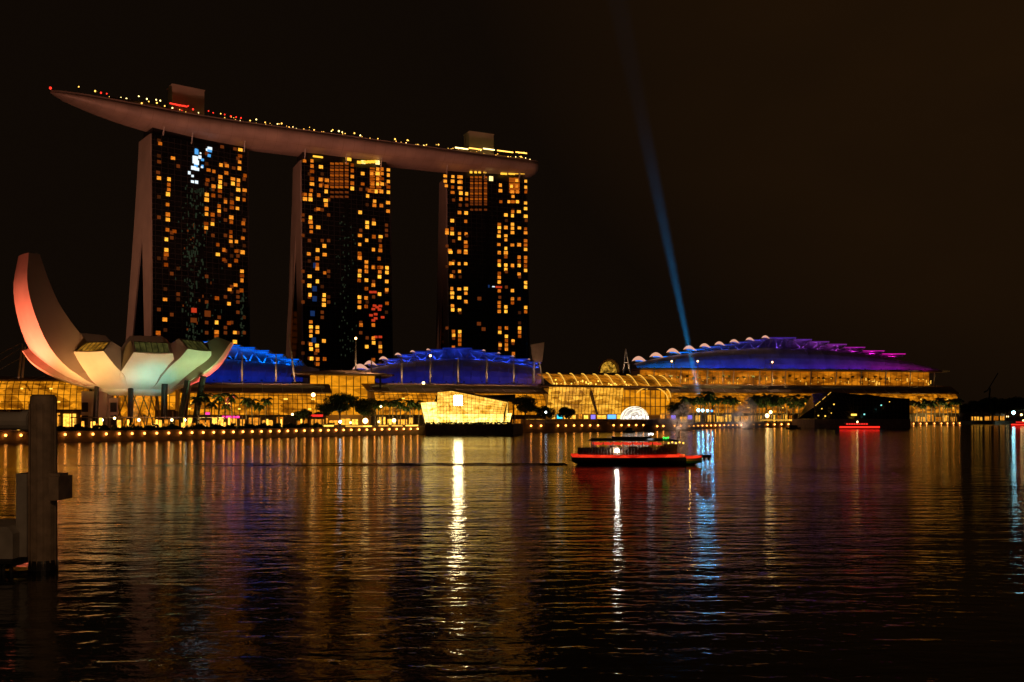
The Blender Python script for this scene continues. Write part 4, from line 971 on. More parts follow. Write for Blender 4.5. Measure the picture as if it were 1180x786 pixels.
facet(cp, [W(583, z488, 391), W(587, z488, 391), W(590, 476, 390), W(584, 476, 390)], 2, 3, M['crystal_low'], 'right_facet')
m = MB()
m.loft([[W(504, 452, 388.3), W(520.5, 450.5, 387.3), W(584.5, 463.3, 389.3), W(585.5, 463.5, 393)], [W(503, 452, 410), W(520, 448, 412), W(582, 461, 414), W(585.5, 462, 412)]], False); m.build('roof', M['roofmetal'], cp)
m = MB(); m.quad(W(484.5, 464, 386.3), W(503, 463, 389.2), W(503, 463, 404), W(486, 464, 402)); m.build('roof', M['roofmetal'], cp)
m = MB(); m.loft([[Vector(p) for p in (W(491, z488, 400), W(587, z488, 404), W(586, 464, 412), W(504, 453, 410))], [p + Vector((0, 1, 0)) for p in (W(491, z488, 400), W(587, z488, 404), W(586, 464, 412), W(504, 453, 410))]]); m.build('back_wall', M['bronze'], cp)
m = MB(); p = W(528, 461.5, 384.6); m.box(p, (3.3, .5, 4.2)); s_ = m.build('bright_screen', glow('screen_white', (1, .82, .42), 48), cp)
m = MB(); m.box(p + Vector((0, .4, 0)), (3.7, .25, 4.6)); m.build('screen_frame', M['bronze'], s_)
rnd = random.Random(2); 
for k in range(26):                                     # planters along the base edge
    pass
m = MB(); 
for k in range(420):
    x = rnd.uniform(491, 589); p = W(x, 488.5, D0 - .25); s = rnd.uniform(.18, .5); p.z += rnd.uniform(0, .55); p.y += rnd.uniform(0, .9); a = rnd.random()*3
    m.quad(p + Vector((-s*math.cos(a), -s*math.sin(a)*.5, -s*.5)), p + Vector((s*math.cos(a), s*math.sin(a)*.5, -s*.3)), p + Vector((s*.7*math.cos(a), .1, s)), p + Vector((-s*.6, .1, s*.8)))
m.build('planting', M['hedge'], cp)
# dark roof wing to the right behind the pavilion
dw = thing('dark_canopy', 'dark wedge shaped canopy pointing left above the right end of the crystal pavilion', 'canopy', W(585, 462, 415))
m = MB(); q = [W(555, 456.2, 415), W(594, 455, 416), W(594, 464.5, 416), W(580, 461.2, 415)]
m.loft([q, [p + Vector((0, 14, .6)) for p in q]]); m.build('wedge', M['darkmetal'], dw)
m = MB()
for px in (583, 592): m.tube([W(px, 491, 417), W(px, 462, 417)], .35)
m.build('posts', M['darkmetal'], dw)
# unlit twin on the right
cd = thing('crystal_pavilion', 'unlit dark faceted pavilion with two peaks standing in the water at right', 'pavilion', (XP(993, 612), 612, 0))
D1 = 604
m = MB(); x0, x1 = XP(938.5, D1), XP(1049, D1)
m.loft([[(x0, D1, -1), (x1, D1, -1), (x1 + 4, D1 + 42, -1), (x0 - 2, D1 + 42, -1)], [(x0, D1, ZY(483, D1)), (x1, D1, ZY(483, D1)), (x1 + 4, D1 + 42, ZY(483, D1)), (x0 - 2, D1 + 42, ZY(483, D1))]]); m.build('base', surf('dark_brown_base', (.34, .21, .13), .8, var=.25, scale=.3), cd)
dg = surf('unlit_pavilion_glass', (.02, .018, .017), .25)
facet(cd, [W(938.5, 482.9, D1 + 1), W(984, 482.9, D1 + .6), W(958.5, 451.5, D1 + 9), W(938, 469, D1 + 3)], 9, 7, dg, 'facet', .12)
facet(cd, [W(984, 482.9, D1 + .6), W(984, 482.7, D1 + .7), W(983, 459, D1 + 5), W(958.5, 451.5, D1 + 9)], 5, 6, dg, 'facet', .12)
facet(cd, [W(984, 482.9, D1 + .6), W(1048, 482.9, D1 + 1), W(1048, 459.5, D1 + 6), W(983, 459.5, D1 + 5)], 14, 5, dg, 'facet', .12)
facet(cd, [W(983, 459.5, D1 + 5), W(1022, 458.5, D1 + 6), W(999, 454.5, D1 + 16), W(993, 455, D1 + 16)], 6, 2, dg, 'facet', .12)
m = MB(); m.loft([[(XP(938, D1 + 5), D1 + 40, ZY(482.9, D1)), (XP(1046, D1), D1 + 40, ZY(482.9, D1)), (XP(1046, D1), D1 + 40, ZY(459.6, D1 + 6)), (XP(958, D1), D1 + 38, ZY(452.5, D1 + 9))], [W(938, 469, D1 + 3.2), W(1047.5, 482, D1 + 1.2), W(1048, 459.6, D1 + 6.2), W(958.5, 451.8, D1 + 9.3)]], True); m.build('roof', dg, cd)
m = MB(); a_, b_ = W(939.5, 467.5, D1 + 2.3), W(958, 451.6, D1 + 8)
for k in range(9):
    if k in (3, 6): continue
    m.tube([a_.lerp(b_, k/9), a_.lerp(b_, (k + .75)/9)], .22, 4)
m.build('edge_lights', M['golddim'], cd)
for px, py, w, h, mt in ((961, 466, .8, .8, 'gold'), (947, 471, .6, .6, 'gold'), (1015.5, 467, .8, .8, 'cyan_small'), (996, 477.5, .9, .9, 'cyan_small'), (984, 478, 3.6, 1.2, 'gold'), (943, 479, .8, .6, 'gold'), (951, 479.5, .8, .8, 'gold'), (958, 476, .5, .5, 'gold'), (1025, 463, .5, .5, 'gold')):
    M.setdefault('cyan_small', bpy.data.materials.get('small_cyan_lamp') or glow('small_cyan_lamp', (.3, 1, .9), 1.2))
    m = MB(); m.box(W(px, py, D1 - .6), (w, .3, h)); m.build('small_lamp', M[mt], cd)

# ================================================================== VEGETATION
def leafcloud(mb, c, rx, ry, rz, n, s, rnd, shell=.55):
    for _ in range(n):
        while True:
            q = Vector((rnd.uniform(-1, 1), rnd.uniform(-1, 1), rnd.uniform(-1, 1)))
            if shell < q.length < 1: break
        p = Vector((c[0] + q.x*rx, c[1] + q.y*ry, c[2] + q.z*rz)); k = s*rnd.uniform(.6, 1.3)
        u = Vector((rnd.gauss(0, 1), rnd.gauss(0, 1), rnd.gauss(0, .6))).normalized(); v = u.cross(Vector((rnd.gauss(0, 1), rnd.gauss(0, 1), rnd.gauss(0, 1)))).normalized()
        mb.quad(p - u*k, p + v*k*.45, p + u*k, p - v*k*.45)
def make_palm(h, seed):
    rnd = random.Random(seed); r = thing('palm_tree', 'palm', 'palm')
    m = MB(); bx = rnd.uniform(-.5, .5); m.tube([(0, 0, 0), (bx*.3, 0, h*.35), (bx*.7, .1, h*.7), (bx, .15, h)], [.30, .22, .18, .16], 7); m.build('trunk', M['trunk'], r)
    m = MB(); top = Vector((bx, .15, h))
    for k in range(15):
        az = 2*math.pi*k/15 + rnd.uniform(-.2, .2); el = rnd.uniform(.1, 1.1) if k % 3 else rnd.uniform(-.4, .2); L = rnd.uniform(2.3, 3.2); p = top; d = Vector((math.cos(az)*math.cos(el), math.sin(az)*math.cos(el), math.sin(el)))
        sd = Vector((-math.sin(az), math.cos(az), 0)); N = 7
        for i in range(N):
            q = p + d*(L/N); w = .62*math.sin(math.pi*min(1, (i + .8)/(N + .3)))
            m.quad(p, q, q + sd*w + Vector((0, 0, -w*.75)) + d*.2, p + sd*w*.9 + Vector((0, 0, -w*.75)) + d*.1); m.quad(p, q, q - sd*w + Vector((0, 0, -w*.75)) + d*.2, p - sd*w*.9 + Vector((0, 0, -w*.75)) + d*.1)
            p = q; d = (d + Vector((0, 0, -.30))).normalized()
    m.build('crown', M['palmleaf'], r)
    m = MB()
    for k in range(5): a = k*1.3; m.ball(top + Vector((.25*math.cos(a), .25*math.sin(a), -.3)), .16, 5, 3)
    m.build('fruit', M['trunk'], r)
    return r
def make_tree(h, cr, seed, n=4200):
    rnd = random.Random(seed); r = thing('broadleaf_tree', 'tree', 'tree')
    m = MB(); m.tube([(0, 0, 0), (.1, 0, h*.25), (.05, .1, h*.45)], [.42, .32, .26], 8); cl = []
    for k in range(9):
        a = 2*math.pi*k/9 + rnd.uniform(-.3, .3); rr = cr*rnd.uniform(.35, .8); z = h*rnd.uniform(.5, .92); e = Vector((rr*math.cos(a), rr*math.sin(a), z))
        m.tube([(.05, .1, h*.38), Vector((e.x*.5, e.y*.5, h*.38 + (z - h*.38)*.65)), e], [.18, .11, .05], 5); cl.append(e)
    m.build('trunk', M['trunk'], r)
    m = MB(); cl.append(Vector((0, 0, h*.88)))
    for e in cl:
        k = rnd.uniform(.32, .5)*cr; leafcloud(m, e, k*1.15, k*1.15, k*.8, int(n/len(cl)*rnd.uniform(.7, 1.3)), .42, rnd, .15)
    m.build('crown', M['leaf'], r); return r
PALMS = [make_palm(h, s) for h, s in ((7.6, 1), (9.0, 2), (8.3, 3))]
TREES = [make_tree(12, 5.4, 11), make_tree(10.5, 5.2, 12), make_tree(13, 5.8, 13)]
rnd = random.Random(21)
def palm(px, d, sc, label, group, z=QZ): place(rnd.choice(PALMS), (XP(px, d), d, z), rnd.random()*6, sc, label, group)
def btree(px, d, sc, label, group, z=QZ, i=None): place(TREES[i] if i is not None else rnd.choice(TREES), (XP(px, d), d, z), rnd.random()*6, sc, label, group)
G1 = 'palms in front of the mall right of the lotus museum'
for px in (228, 236, 243, 251, 259, 268, 284, 291, 298, 306): palm(px, 352 + (px - 228)*.25 + rnd.uniform(-4, 4), rnd.uniform(1.15, 1.4), 'palm in front of the curved mall glass, between lotus museum and round trees', G1)
G2 = 'palms in the row left of the crystal pavilion'
for px in range(432, 500, 5): palm(px + rnd.uniform(-1, 1), 418 + (px - 432)*.3 + rnd.uniform(-4, 4), rnd.uniform(1.12, 1.3), 'palm in the dense row left of the crystal pavilion', G2)
G3 = 'palms in the row in front of the long right hall'
for px in list(range(790, 850, 4)) + list(range(864, 940, 3)): palm(px + rnd.uniform(-2, 2), 640 + (px - 790)*.45 + rnd.uniform(-5, 5), rnd.uniform(1.7, 2.3), 'palm in the row in front of the long right hall', G3)
G4 = 'palms right of the dark pavilion'
for px in range(1052, 1108, 5): palm(px + rnd.uniform(-1, 1), 716 + rnd.uniform(-5, 5), rnd.uniform(1.7, 2.1), 'palm in the row just right of the dark pavilion', G4)
GT = 'round trees on the promenade'
for px, d, sc, lb, i in ((350, 378, .70, 'small dark round tree, first of the clump left of the glass block', 1), (372, 384, .78, 'dark round tree with a lamp beside it, left of the tallest in the clump', 0), (392, 398, 1.10, 'tallest dark round tree, in front of the glass block', 2), (419, 405, 1.02, 'loose brownish round tree at the right end of the clump by the glass block', 0),
                     (605, 455, 1.12, 'tall dark round tree just right of the crystal pavilion', 2), (627, 462, .92, 'dark round tree, middle one of three right of the crystal pavilion', 1), (652, 470, .88, 'wide dark round tree in front of the left end of the atrium', 1),
                     (770, 560, 1.02, 'round tree in front of the atrium arches', 0), (782, 562, 1.22, 'taller dark tree at the left edge of the fountain mist', 1)):
    btree(px, d, sc, lb, GT, i=i)
GB = 'trees at the far right shore'
for px, d, sc in ((1112, 800, 1.2), (1122, 812, 1.5), (1133, 806, 1.9), (1143, 815, 2.1), (1152, 822, 1.75), (1161, 830, 1.6), (1172, 840, 1.75), (1183, 846, 1.5), (1195, 850, 1.8)):
    btree(px, d, sc*.95, 'dark tree in the clump on the far right shore', GB)
GP = 'small trees on the hall terrace'
A_, B_ = A2 + n*0, B2
A, B, t, n = seg(742, 690, 1098, 735)
for k in range(34):
    p = A - n*16 + t*(6 + k*6.1) + n*rnd.uniform(3, 9); zz = zt + .3
    place(PALMS[k % 3], (p.x, p.y, ex[5] + .25), rnd.random()*6, rnd.uniform(.55, .8), 'small palm on the orange lit terrace below the blue roof', GP)
GD = 'trees on the sky deck'
for px in list(range(262, 345, 6)) + list(range(345, 505, 5)):
    s, q, t_, n_ = near_s(px + rnd.uniform(-2, 2), rnd.uniform(-.3, .5)); place(TREES[1] if rnd.random() < .7 else PALMS[0], (q.x, q.y, DZ + .25), rnd.random()*6, rnd.uniform(.28, .46), 'small dark tree on the long middle stretch of the sky deck', GD)
for px in range(572, 612, 6):
    s, q, t_, n_ = near_s(px, -.2); place(TREES[1], (q.x, q.y, DZ + .25), rnd.random()*6, rnd.uniform(.3, .42), 'small dark tree at the blunt right end of the sky deck', 'trees at the right end of the sky deck')
# hedges along the promenade
def along(px, back):
    p = shore_pt(px); q = shore_pt(px + 2); d_ = (q - p).normalized(); n_ = Vector((-d_.y, d_.x)); return p + n_*back, d_, n_
HL = ['low dark hedge under the far left mall, behind the wooden pile', 'low dark hedge below the lift block of the lotus museum', 'low dark hedge in front of the lotus museum lobby', 'low dark hedge below the palms right of the lotus museum', 'low dark hedge left of the round tree clump', 'low dark hedge below the round tree clump']
for i, (x0, x1) in enumerate(((68, 96), (98, 138), (142, 222), (226, 286), (290, 338), (342, 398))):
    m = MB(); rr = random.Random(i); a0, d_, n_ = along(x0, 7.0); a1, _, _ = along(x1, 7.0); L = (a1 - a0).length; tt = (a1 - a0)/L
    for _ in range(int(L*34)):
        u = rr.uniform(0, L); hh = 1.25 + .55*math.sin(u*.9 + i) + .3*math.sin(u*2.3); p = a0 + tt*u + n_*rr.uniform(-1, 1.2); z = QZ + rr.uniform(.05, max(.5, hh)); s = rr.uniform(.2, .42); b1 = rr.random()*3.1
        e1 = Vector((math.cos(b1), math.sin(b1), rr.uniform(-.5, .5)))*s; e2 = Vector((rr.uniform(-.4, .4), rr.uniform(-.4, .4), 1)).normalized()*s; c = v3(p, z)
        m.quad(c - e1 - e2, c + e1 - e2*.6, c + e1*.7 + e2, c - e1*.8 + e2*.8)
    m.loft([[v3(a0 - n_*.6, QZ), v3(a0 + n_*.8, QZ), v3(a0 + n_*.8, QZ + .8), v3(a0 - n_*.6, QZ + .8)], [v3(a1 - n_*.6, QZ), v3(a1 + n_*.8, QZ), v3(a1 + n_*.8, QZ + .8), v3(a1 - n_*.6, QZ + .8)]])
    tag(rebase(m.build('hedge', M['hedge']), (a0.x, a0.y, QZ)), HL[i], 'hedge', 'hedges along the promenade')

# ================================================================== PROMENADE FURNITURE
# lamps on the coping of the quay wall
def lamp_proto(r):
    o = thing('quay_lamp', 'lamp', 'lamp'); m = MB(); m.ball((0, -.30, 0), r, 8, 6); m.build('bulb', M['quay_lamp'], o)
    m = MB(); m.box((0, .08, -.28), (.30, .4, .12)); m.box((0, .24, -.1), (.3, .12, .5)); m.build('bracket', M['darkmetal'], o); return o
LQ = lamp_proto(.36); LG = 'round lamps along the quay wall'
def quay_lamp(p, z, lb, sc=1.0): place(LQ, (p.x, p.y, z), 0, sc, lb, LG)
u = 0; pts = []
poly = [shore_pt(x) for x in range(-10, 488, 2)]
acc = 0
for a, b in zip(poly, poly[1:]):
    l = (b - a).length
    while acc <= l:
        pts.append(a + (b - a)*(acc/l)); acc += 4.15
    acc -= l
for p in pts:
    q = p + Vector((.0, -.62)); px = 590 + F*q.x/q.y
    lb = 'small round lamp on the quay wall below the lotus museum' if px < 240 else ('small round lamp on the quay wall below the palms and round trees' if px < 400 else 'small round lamp on the quay wall just left of the crystal pavilion')
    quay_lamp(q, QZ - .9, lb)
for px in (593, 600, 612, 623.5, 643, 652, 661.5, 670.5, 680, 689, 707, 716, 724.5, 733, 741): p = shore_pt(px); quay_lamp(p + Vector((0, -.4)), QZ - .1, 'small round lamp on the dark wall of the event plaza', 1.15)
for px in (757, 764, 777, 784): p = shore_pt(px); quay_lamp(p + Vector((0, -1)), 2.3, 'small round lamp on the quay wall under the left fountain mist', 1.15)
for px in list(range(794, 856, 5)) + [868, 875, 884, 892, 900, 908, 917, 924, 932]: p = shore_pt(px); quay_lamp(p + Vector((0, -1)), 1.9, 'small round lamp on the quay wall between the fountains and the dark pavilion', 1.15 if px < 880 else 1.4)
for px in (1052, 1060, 1067, 1076, 1084, 1091, 1098, 1105): p = shore_pt(px); quay_lamp(p + Vector((0, -1)), 1.2, 'small round lamp on the quay wall right of the dark pavilion', 1.4)
# unseen warm fill lights added to brighten the palm rows
for px, d in ((238, 340), (262, 346), (292, 352), (440, 408), (462, 414), (485, 421), (805, 628), (835, 640), (880, 660), (915, 676), (1065, 704), (1090, 706)):
    lamp('palm_fill', 'SPOT', (XP(px, d), d - 2, QZ + .3), (1, .74, .26), 5200 if d < 500 else 15000, (XP(px, d), d + 12, QZ + 9), .3, 120, .9)
# glowing column lamps
for px in (35, 132, 164, 197, 229, 284, 328, 344, 367):
    p, d_, n_ = along(px, 9.5); r = thing('column_lamp', 'glowing amber column lamp among the hedges on the promenade', 'lamp', (p.x, p.y, QZ), 'column lamps on the promenade')
    h = 3.6 if px in (132, 229, 284) else 3.0; w = .75 if px == 132 else .45
    m = MB(); m.box((p.x, p.y, QZ + .45 + h/2), (w, w, h)); m.build('glow_shaft', M['column_lamp'], r)
    m = MB(); m.box((p.x, p.y, QZ + .2), (w + .2, w + .2, .4)); m.box((p.x, p.y, QZ + .55 + h), (w + .2, w + .2, .16)); m.build('cap_and_foot', M['darkmetal'], r)
# other lamps on the promenade: globes on posts
def post_lamp(px, py, d, mt, r, lb, zfoot=QZ):
    p = W(px, py, d); o = thing('lamp_post', lb, 'lamp', (p.x, p.y, zfoot)); m = MB(); m.tube([(p.x, p.y, zfoot), (p.x, p.y, p.z - r*.8)], .1, 6); m.build('post', M['darkmetal'], o)
    m = MB(); m.ball(p, r, 8, 6); m.build('globe', M[mt], o)
M['mid_lamp'] = glow('promenade_lamp', (1, .68, .25), 7); M['cool_lamp'] = glow('cool_lamp', (.85, .92, 1), 8)
post_lamp(421, 485, 398, 'mid_lamp', 1.15, 'big glowing globe lamp below the loose brownish tree')
post_lamp(454, 484.5, 405, 'mid_lamp', .85, 'glowing globe lamp among the trunks of the palm row')
post_lamp(392, 486, 392, 'cool_lamp', .6, 'cool white globe lamp under the tallest round tree')
post_lamp(404, 487, 393, 'mid_lamp', .5, 'small warm globe lamp left of the big one')
post_lamp(436.5, 486, 402, 'mid_lamp', .5, 'small warm globe lamp right of the big one')
post_lamp(439, 468.5, 400, 'mid_lamp', .5, 'high lamp in front of the palm row left end')
post_lamp(361, 455, 400, 'mid_lamp', .9, 'bright high lamp beside the round tree clump, under the canopy end')
post_lamp(337, 477.5, 372, 'mid_lamp', .5, 'pinkish lamp left of the first round tree')
post_lamp(629, 475, 452, 'cool_lamp', .5, 'cool blue white lamp under the middle round tree')
post_lamp(488, 441.6, 478, 'warm_dot', .8, 'single lamp on the edge of the canopy roof behind the crystal pavilion', ZY(442.5, 478)) if 'warm_dot' in M else post_lamp(488, 441.4, 476, 'mid_lamp', .75, 'single lamp on the edge of the canopy roof behind the crystal pavilion', ZY(443.5, 476))
post_lamp(884, 479, 660, 'mid_lamp', 1.5, 'bright lamp right of the right fountain mist')
post_lamp(888, 475, 661, 'mid_lamp', 1.2, 'bright upper lamp right of the right fountain mist')
post_lamp(1168, 475.5, 850, 'cool_big', 1.6, 'brilliant cyan white lamp on the far right shore') if 'cool_big' in M else (M.update(cool_big=glow('far_cyan_lamp', (.35, .9, 1.0), 20)), post_lamp(1168, 475.5, 850, 'cool_big', 1.5, 'brilliant cyan white lamp on the far right shore'))
post_lamp(1161, 480, 848, 'mid_lamp', 1.0, 'warm lamp left of the brilliant cyan white lamp'); post_lamp(1177, 478, 850, 'mid_lamp', 1.0, 'warm lamp right of the brilliant cyan white lamp')
post_lamp(132, 482, 312, 'mid_lamp', .45, 'warm lamp at the left end of the museum lobby'); post_lamp(213, 484, 330, 'cool_lamp', .45, 'cool white lamp right of the museum columns')
post_lamp(118, 484, 318, 'cool_lamp', .38, 'cool white lamp beside the lift block'); post_lamp(160, 484, 318, 'mid_lamp', .55, 'warm lamp in front of the museum lobby, middle'); post_lamp(198, 484, 320, 'mid_lamp', .5, 'warm lamp in front of the museum columns, right')
# low flat lit canopies on the promenade edge
for i, (x0, x1, y, bk) in enumerate(((386, 395, 490.5, 5), (413, 418, 491, 5), (421, 428, 491, 5), (429, 438, 491, 5), (451, 457, 490.5, 5), (468, 475, 490.5, 6), (484, 492, 490.3, 6), (893, 905, 484, 8), (909, 921, 484, 8), (925, 934, 484, 8), (1052, 1064, 482.5, 8), (1066, 1077, 482.5, 8), (1079, 1090, 482.5, 8), (1091, 1104, 481.5, 8))):
    p0, d_, n_ = along(x0, bk); p1, _, _ = along(x1, bk); dd = (p0.y + p1.y)/2; z = ZY(y, dd); m = MB()
    r = thing('kiosk', ('low lit kiosk canopy on the promenade left of the crystal pavilion' if x0 < 500 else ('low lit kiosk canopy left of the dark pavilion' if x0 < 940 else 'low lit kiosk canopy right of the dark pavilion')), 'kiosk', (*((p0 + p1)/2)[:], QZ), 'low lit kiosks along the promenade')
    m.loft([[v3(p0, z - .35), v3(p0 + n_*3, z - .35), v3(p0 + n_*3, z + .25), v3(p0, z + .25)], [v3(p1, z - .35), v3(p1 + n_*3, z - .35), v3(p1 + n_*3, z + .25), v3(p1, z + .25)]]); m.build('lit_fascia', M['golddim'] if i % 3 else M['gold'], r)
    m = MB(); m.loft([[v3(p0 - n_*.4, z + .27), v3(p0 + n_*3.4, z + .27), v3(p0 + n_*3.4, z + .5), v3(p0 - n_*.4, z + .5)], [v3(p1 - n_*.4, z + .27), v3(p1 + n_*3.4, z + .27), v3(p1 + n_*3.4, z + .5), v3(p1 - n_*.4, z + .5)]]); m.build('roof', M['darkmetal'], r)
    m = MB()
    for p in (p0, p1): m.tube([v3(p + n_*1.5, QZ), v3(p + n_*1.5, z - .3)], .12)
    m.build('posts', M['darkmetal'], r)
# neon strips on the mall terrace edge
for px, py, w, mt, lb, d in ((266, 480.5, 20, 'pink', 'pink neon strip sign on the terrace edge behind the palms', 372), (363, 479, 18, 'rednean', 'dim red neon strip under the round trees', 380), (239, 476.5, 5, 'pink', 'small pink sign at the edge of the lotus museum', 372)):
    p = W(px, py, d); r = thing('neon_sign', lb, 'sign', (p.x, p.y, QZ)); m = MB(); m.box(p, (w/F*d, .3, .9)); m.build('tube_lights', M[mt], r); m = MB(); m.box(p + Vector((0, .3, 0)), (w/F*d + .3, .2, 1.3)); m.build('backing', M['darkmetal'], r)
    m = MB()
    for s in (-1, 1): m.tube([p + Vector((s*w/F*d*.4, .4, -.4)), Vector((p.x + s*w/F*d*.4, p.y + .4, QZ))], .12)
    m.build('posts', M['darkmetal'], r)
# long thin promenade pergola
m = MB(); r = thing('pergola', 'long thin flat pergola roof in front of the museum lobby and the palms', 'pergola', (*along(220, 24)[0][:], QZ))
for a_, b_ in zip(range(126, 300, 14), range(140, 314, 14)):
    p0, _, n_ = along(a_, 24); p1, _, _ = along(b_, 24); z = ZY(481.5, 340)
    m.loft([[v3(p0, z), v3(p0 + n_*4, z), v3(p0 + n_*4, z + .35), v3(p0, z + .35)], [v3(p1, z), v3(p1 + n_*4, z), v3(p1 + n_*4, z + .35), v3(p1, z + .35)]])
m.build('roof', M['roofmetal'], r)
for a_ in range(126, 314, 7): m = MB(); p0, _, n_ = along(a_, 24.5); m.tube([v3(p0, QZ), v3(p0, ZY(481.5, 340))], .16); m.build('post', M['bronze'], r)
rr = random.Random(8)
for a_ in range(133, 314, 6):
    if rr.random() < .25: continue
    p0, d_, _ = along(a_ + rr.uniform(-1, 1), 26.5); h = rr.uniform(1.2, 2.8); m = MB(); m.box((p0.x, p0.y, QZ + .6 + h/2), (rr.uniform(.8, 2.4), .25, h), math.atan2(d_.y, d_.x)); m.build('lit_panel', M['shop'], r)
# far right lit shed and the strip of lights
A, B, t, n = seg(1118, 838, 1158, 850); sh = thing('waterside_shed', 'long low yellow lit shed on the far right shore below dark trees', 'shed', (*((A+B)/2)[:], QZ))
m = MB(); sweep(m, A, B, n, [(0, QZ), (0, QZ + 6.5), (-9, QZ + 6.5), (-9, QZ)]); m.build('wall', M['bronze'], sh); m = MB(); sweep(m, A, B, n, [(1.5, QZ + 6.5), (1.5, QZ + 7), (-10, QZ + 8), (-10, QZ + 6.5)]); m.build('roof', M['roofmetal'], sh)
shops(sh, A, B, n, QZ + .3, QZ + 5, .3, random.Random(6), .95, 'shop_dim')
# crane
cr_ = thing('crane', 'faint dark tower crane on the far right skyline', 'crane', W(1141, 470, 1100)); m = MB(); m.tube([W(1139, 470, 1100), W(1141, 447, 1100)], 1.0, 4); m.build('tower', M['darkmetal'], cr_)
m = MB(); m.tube([W(1138, 450, 1100), W(1150, 430, 1100)], .6, 4); m.tube([W(1138, 450, 1100), W(1134, 452, 1100)], .8, 4); m.build('jib', M['darkmetal'], cr_)
# cable masts of the footbridge at far left
cb = thing('cable_mast', 'pair of pale leaning masts with cables behind the tall museum petal', 'mast', W(24, 430, 372)); m = MB()
for a_, b_ in (((21, 436), (25.5, 396)), ((25.5, 436), (28.5, 400))): m.tube([W(*a_, 372), W(*b_, 372)], .4, 6)
m.build('posts', M['mast'], cb); m = MB()
for a_, b_ in (((-12, 414), (23, 396)), ((-12, 432), (23, 413)), ((-12, 424), (25, 400))): m.tube([W(*a_, 372), W(*b_, 372)], .12, 4)
m.build('cables', M['mast'], cb)

# ================================================================== FOUNTAINS, SEARCHLIGHTS, BEAM
def mist_mat(name, dens, col):
    m_, t_ = new_mat(name); N = t_.nodes; o = N.new('ShaderNodeOutputMaterial'); vs = N.new('ShaderNodeVolumePrincipled'); vs.inputs['Color'].default_value = (*col, 1); vs.inputs['Anisotropy'].default_value = .2
    tc = N.new('ShaderNodeTexCoord'); no = N.new('ShaderNodeTexNoise'); no.inputs['Scale'].default_value = .17; no.inputs['Detail'].default_value = 4
    t_.links.new(tc.outputs['Object'], no.inputs['Vector']); mr = N.new('ShaderNodeMapRange'); mr.inputs[1].default_value = .40; mr.inputs[2].default_value = .72; mr.inputs[3].default_value = dens*.04; mr.inputs[4].default_value = dens
    t_.links.new(no.outputs[0], mr.inputs[0]); t_.links.new(mr.outputs[0], vs.inputs['Density']); t_.links.new(vs.outputs[0], o.inputs['Volume']); return m_
MIST = mist_mat('fountain_spray', .20, (.8, .76, .72))
def plume(lb, lobes, d):
    m = MB()
    r = thing('fountain', lb, 'fountain', W(lobes[0][0], 490, d) * Vector((1, 1, 0)) if False else Vector((XP(lobes[0][0], d), d, 0)))
    for px, ytop, w, dy in lobes:
        X = XP(px, d); h = ZY(ytop, d); hw_ = w/2/F*d
        rings = []
        for k in range(12):
            a = k/11; rr_ = hw_*max(.06, (1 - a**1.5)**.75)*(1 + .16*math.sin(k*2.1 + px))
            rings.append([(X + rr_*math.cos(2*math.pi*j/16)*(1 + .13*math.sin(3*j + k + px)) + a*2.4, d + dy + rr_*.7*math.sin(2*math.pi*j/16), .05 + h*a*(1 + .05*math.sin(j*2 + px))) for j in range(16)])
        m2 = MB(); m2.loft(rings); m2.build('spray', MIST, r, smooth=True, kind='stuff')
    m = MB()
    for px, ytop, w, dy in lobes: m.lathe((XP(px, d), d + dy, 0), [(1.2, -.2), (1.2, .03), (.4, .04)], 8)
    m.build('nozzle', M['darkmetal'], r)
    lamp('fountain_lamp', 'SPOT', (XP(lobes[0][0], d) - 4, d - 9, .8), (1, .62, .40), 17000, (XP(lobes[0][0], d), d + 3, 9), .4, 100, .9, r)
plume('tall pale fountain spray left of the searchlights, before the plaza', [(786, 461, 40, 0), (770, 470, 34, 10), (802, 470, 34, 10), (756, 478, 26, 20)], 498)
plume('tall pale fountain spray right of the searchlights, before the palm row', [(859, 456, 42, 0), (843, 469, 32, 10), (875, 468, 30, 10)], 568)
BD = 575
for i, px in enumerate((804.5, 809.5, 815, 820)):
    p = W(px, 473 + .25*i, BD); r = thing('searchlight', 'cyan white searchlight in the row of four on the quay between the fountains', 'searchlight', (p.x, p.y, QZ), 'row of four searchlights')
    m = MB(); m.lathe((p.x, p.y, p.z - .2), [(.7, -.6), (.85, 0), (.85, .5)], 12); m.build('housing', M['darkmetal'], r); m = MB(); m.ball(p + Vector((0, -.75, .1)), 1.05 - .12*i, 8, 6); m.build('lens', M['cyan_lamp'] if i < 3 else M['blue_lamp'], r); lamp('spill_lamp', 'POINT', p + Vector((0, -2.2, 1.2)), (.10, .55, 1.0), 1300, None, .3, parent=r)
    m = MB(); m.tube([(p.x, p.y, QZ), (p.x, p.y, p.z - .8)], .25); m.build('post', M['darkmetal'], r)
def beam_mat():
    m_, t_ = new_mat('lit_air'); N = t_.nodes; o = N.new('ShaderNodeOutputMaterial'); vs = N.new('ShaderNodeVolumeScatter'); vs.inputs['Color'].default_value = (1, 1, 1, 1); vs.inputs['Anisotropy'].default_value = 0.0
    tc = N.new('ShaderNodeTexCoord'); sx = N.new('ShaderNodeSeparateXYZ'); t_.links.new(tc.outputs['Object'], sx.inputs[0])
    mr = N.new('ShaderNodeMapRange'); mr.interpolation_type = 'SMOOTHSTEP'; mr.inputs[1].default_value = -5; mr.inputs[2].default_value = 195; mr.inputs[3].default_value = .0045; mr.inputs[4].default_value = .00022
    t_.links.new(sx.outputs['Z'], mr.inputs[0]); t_.links.new(mr.outputs[0], vs.inputs['Density'])      # density ramp put in to fade the beam upwards
    t_.links.new(vs.outputs[0], o.inputs['Volume']); return m_
p0 = W(805, 455, BD); p1 = W(713, 6, BD + 20)
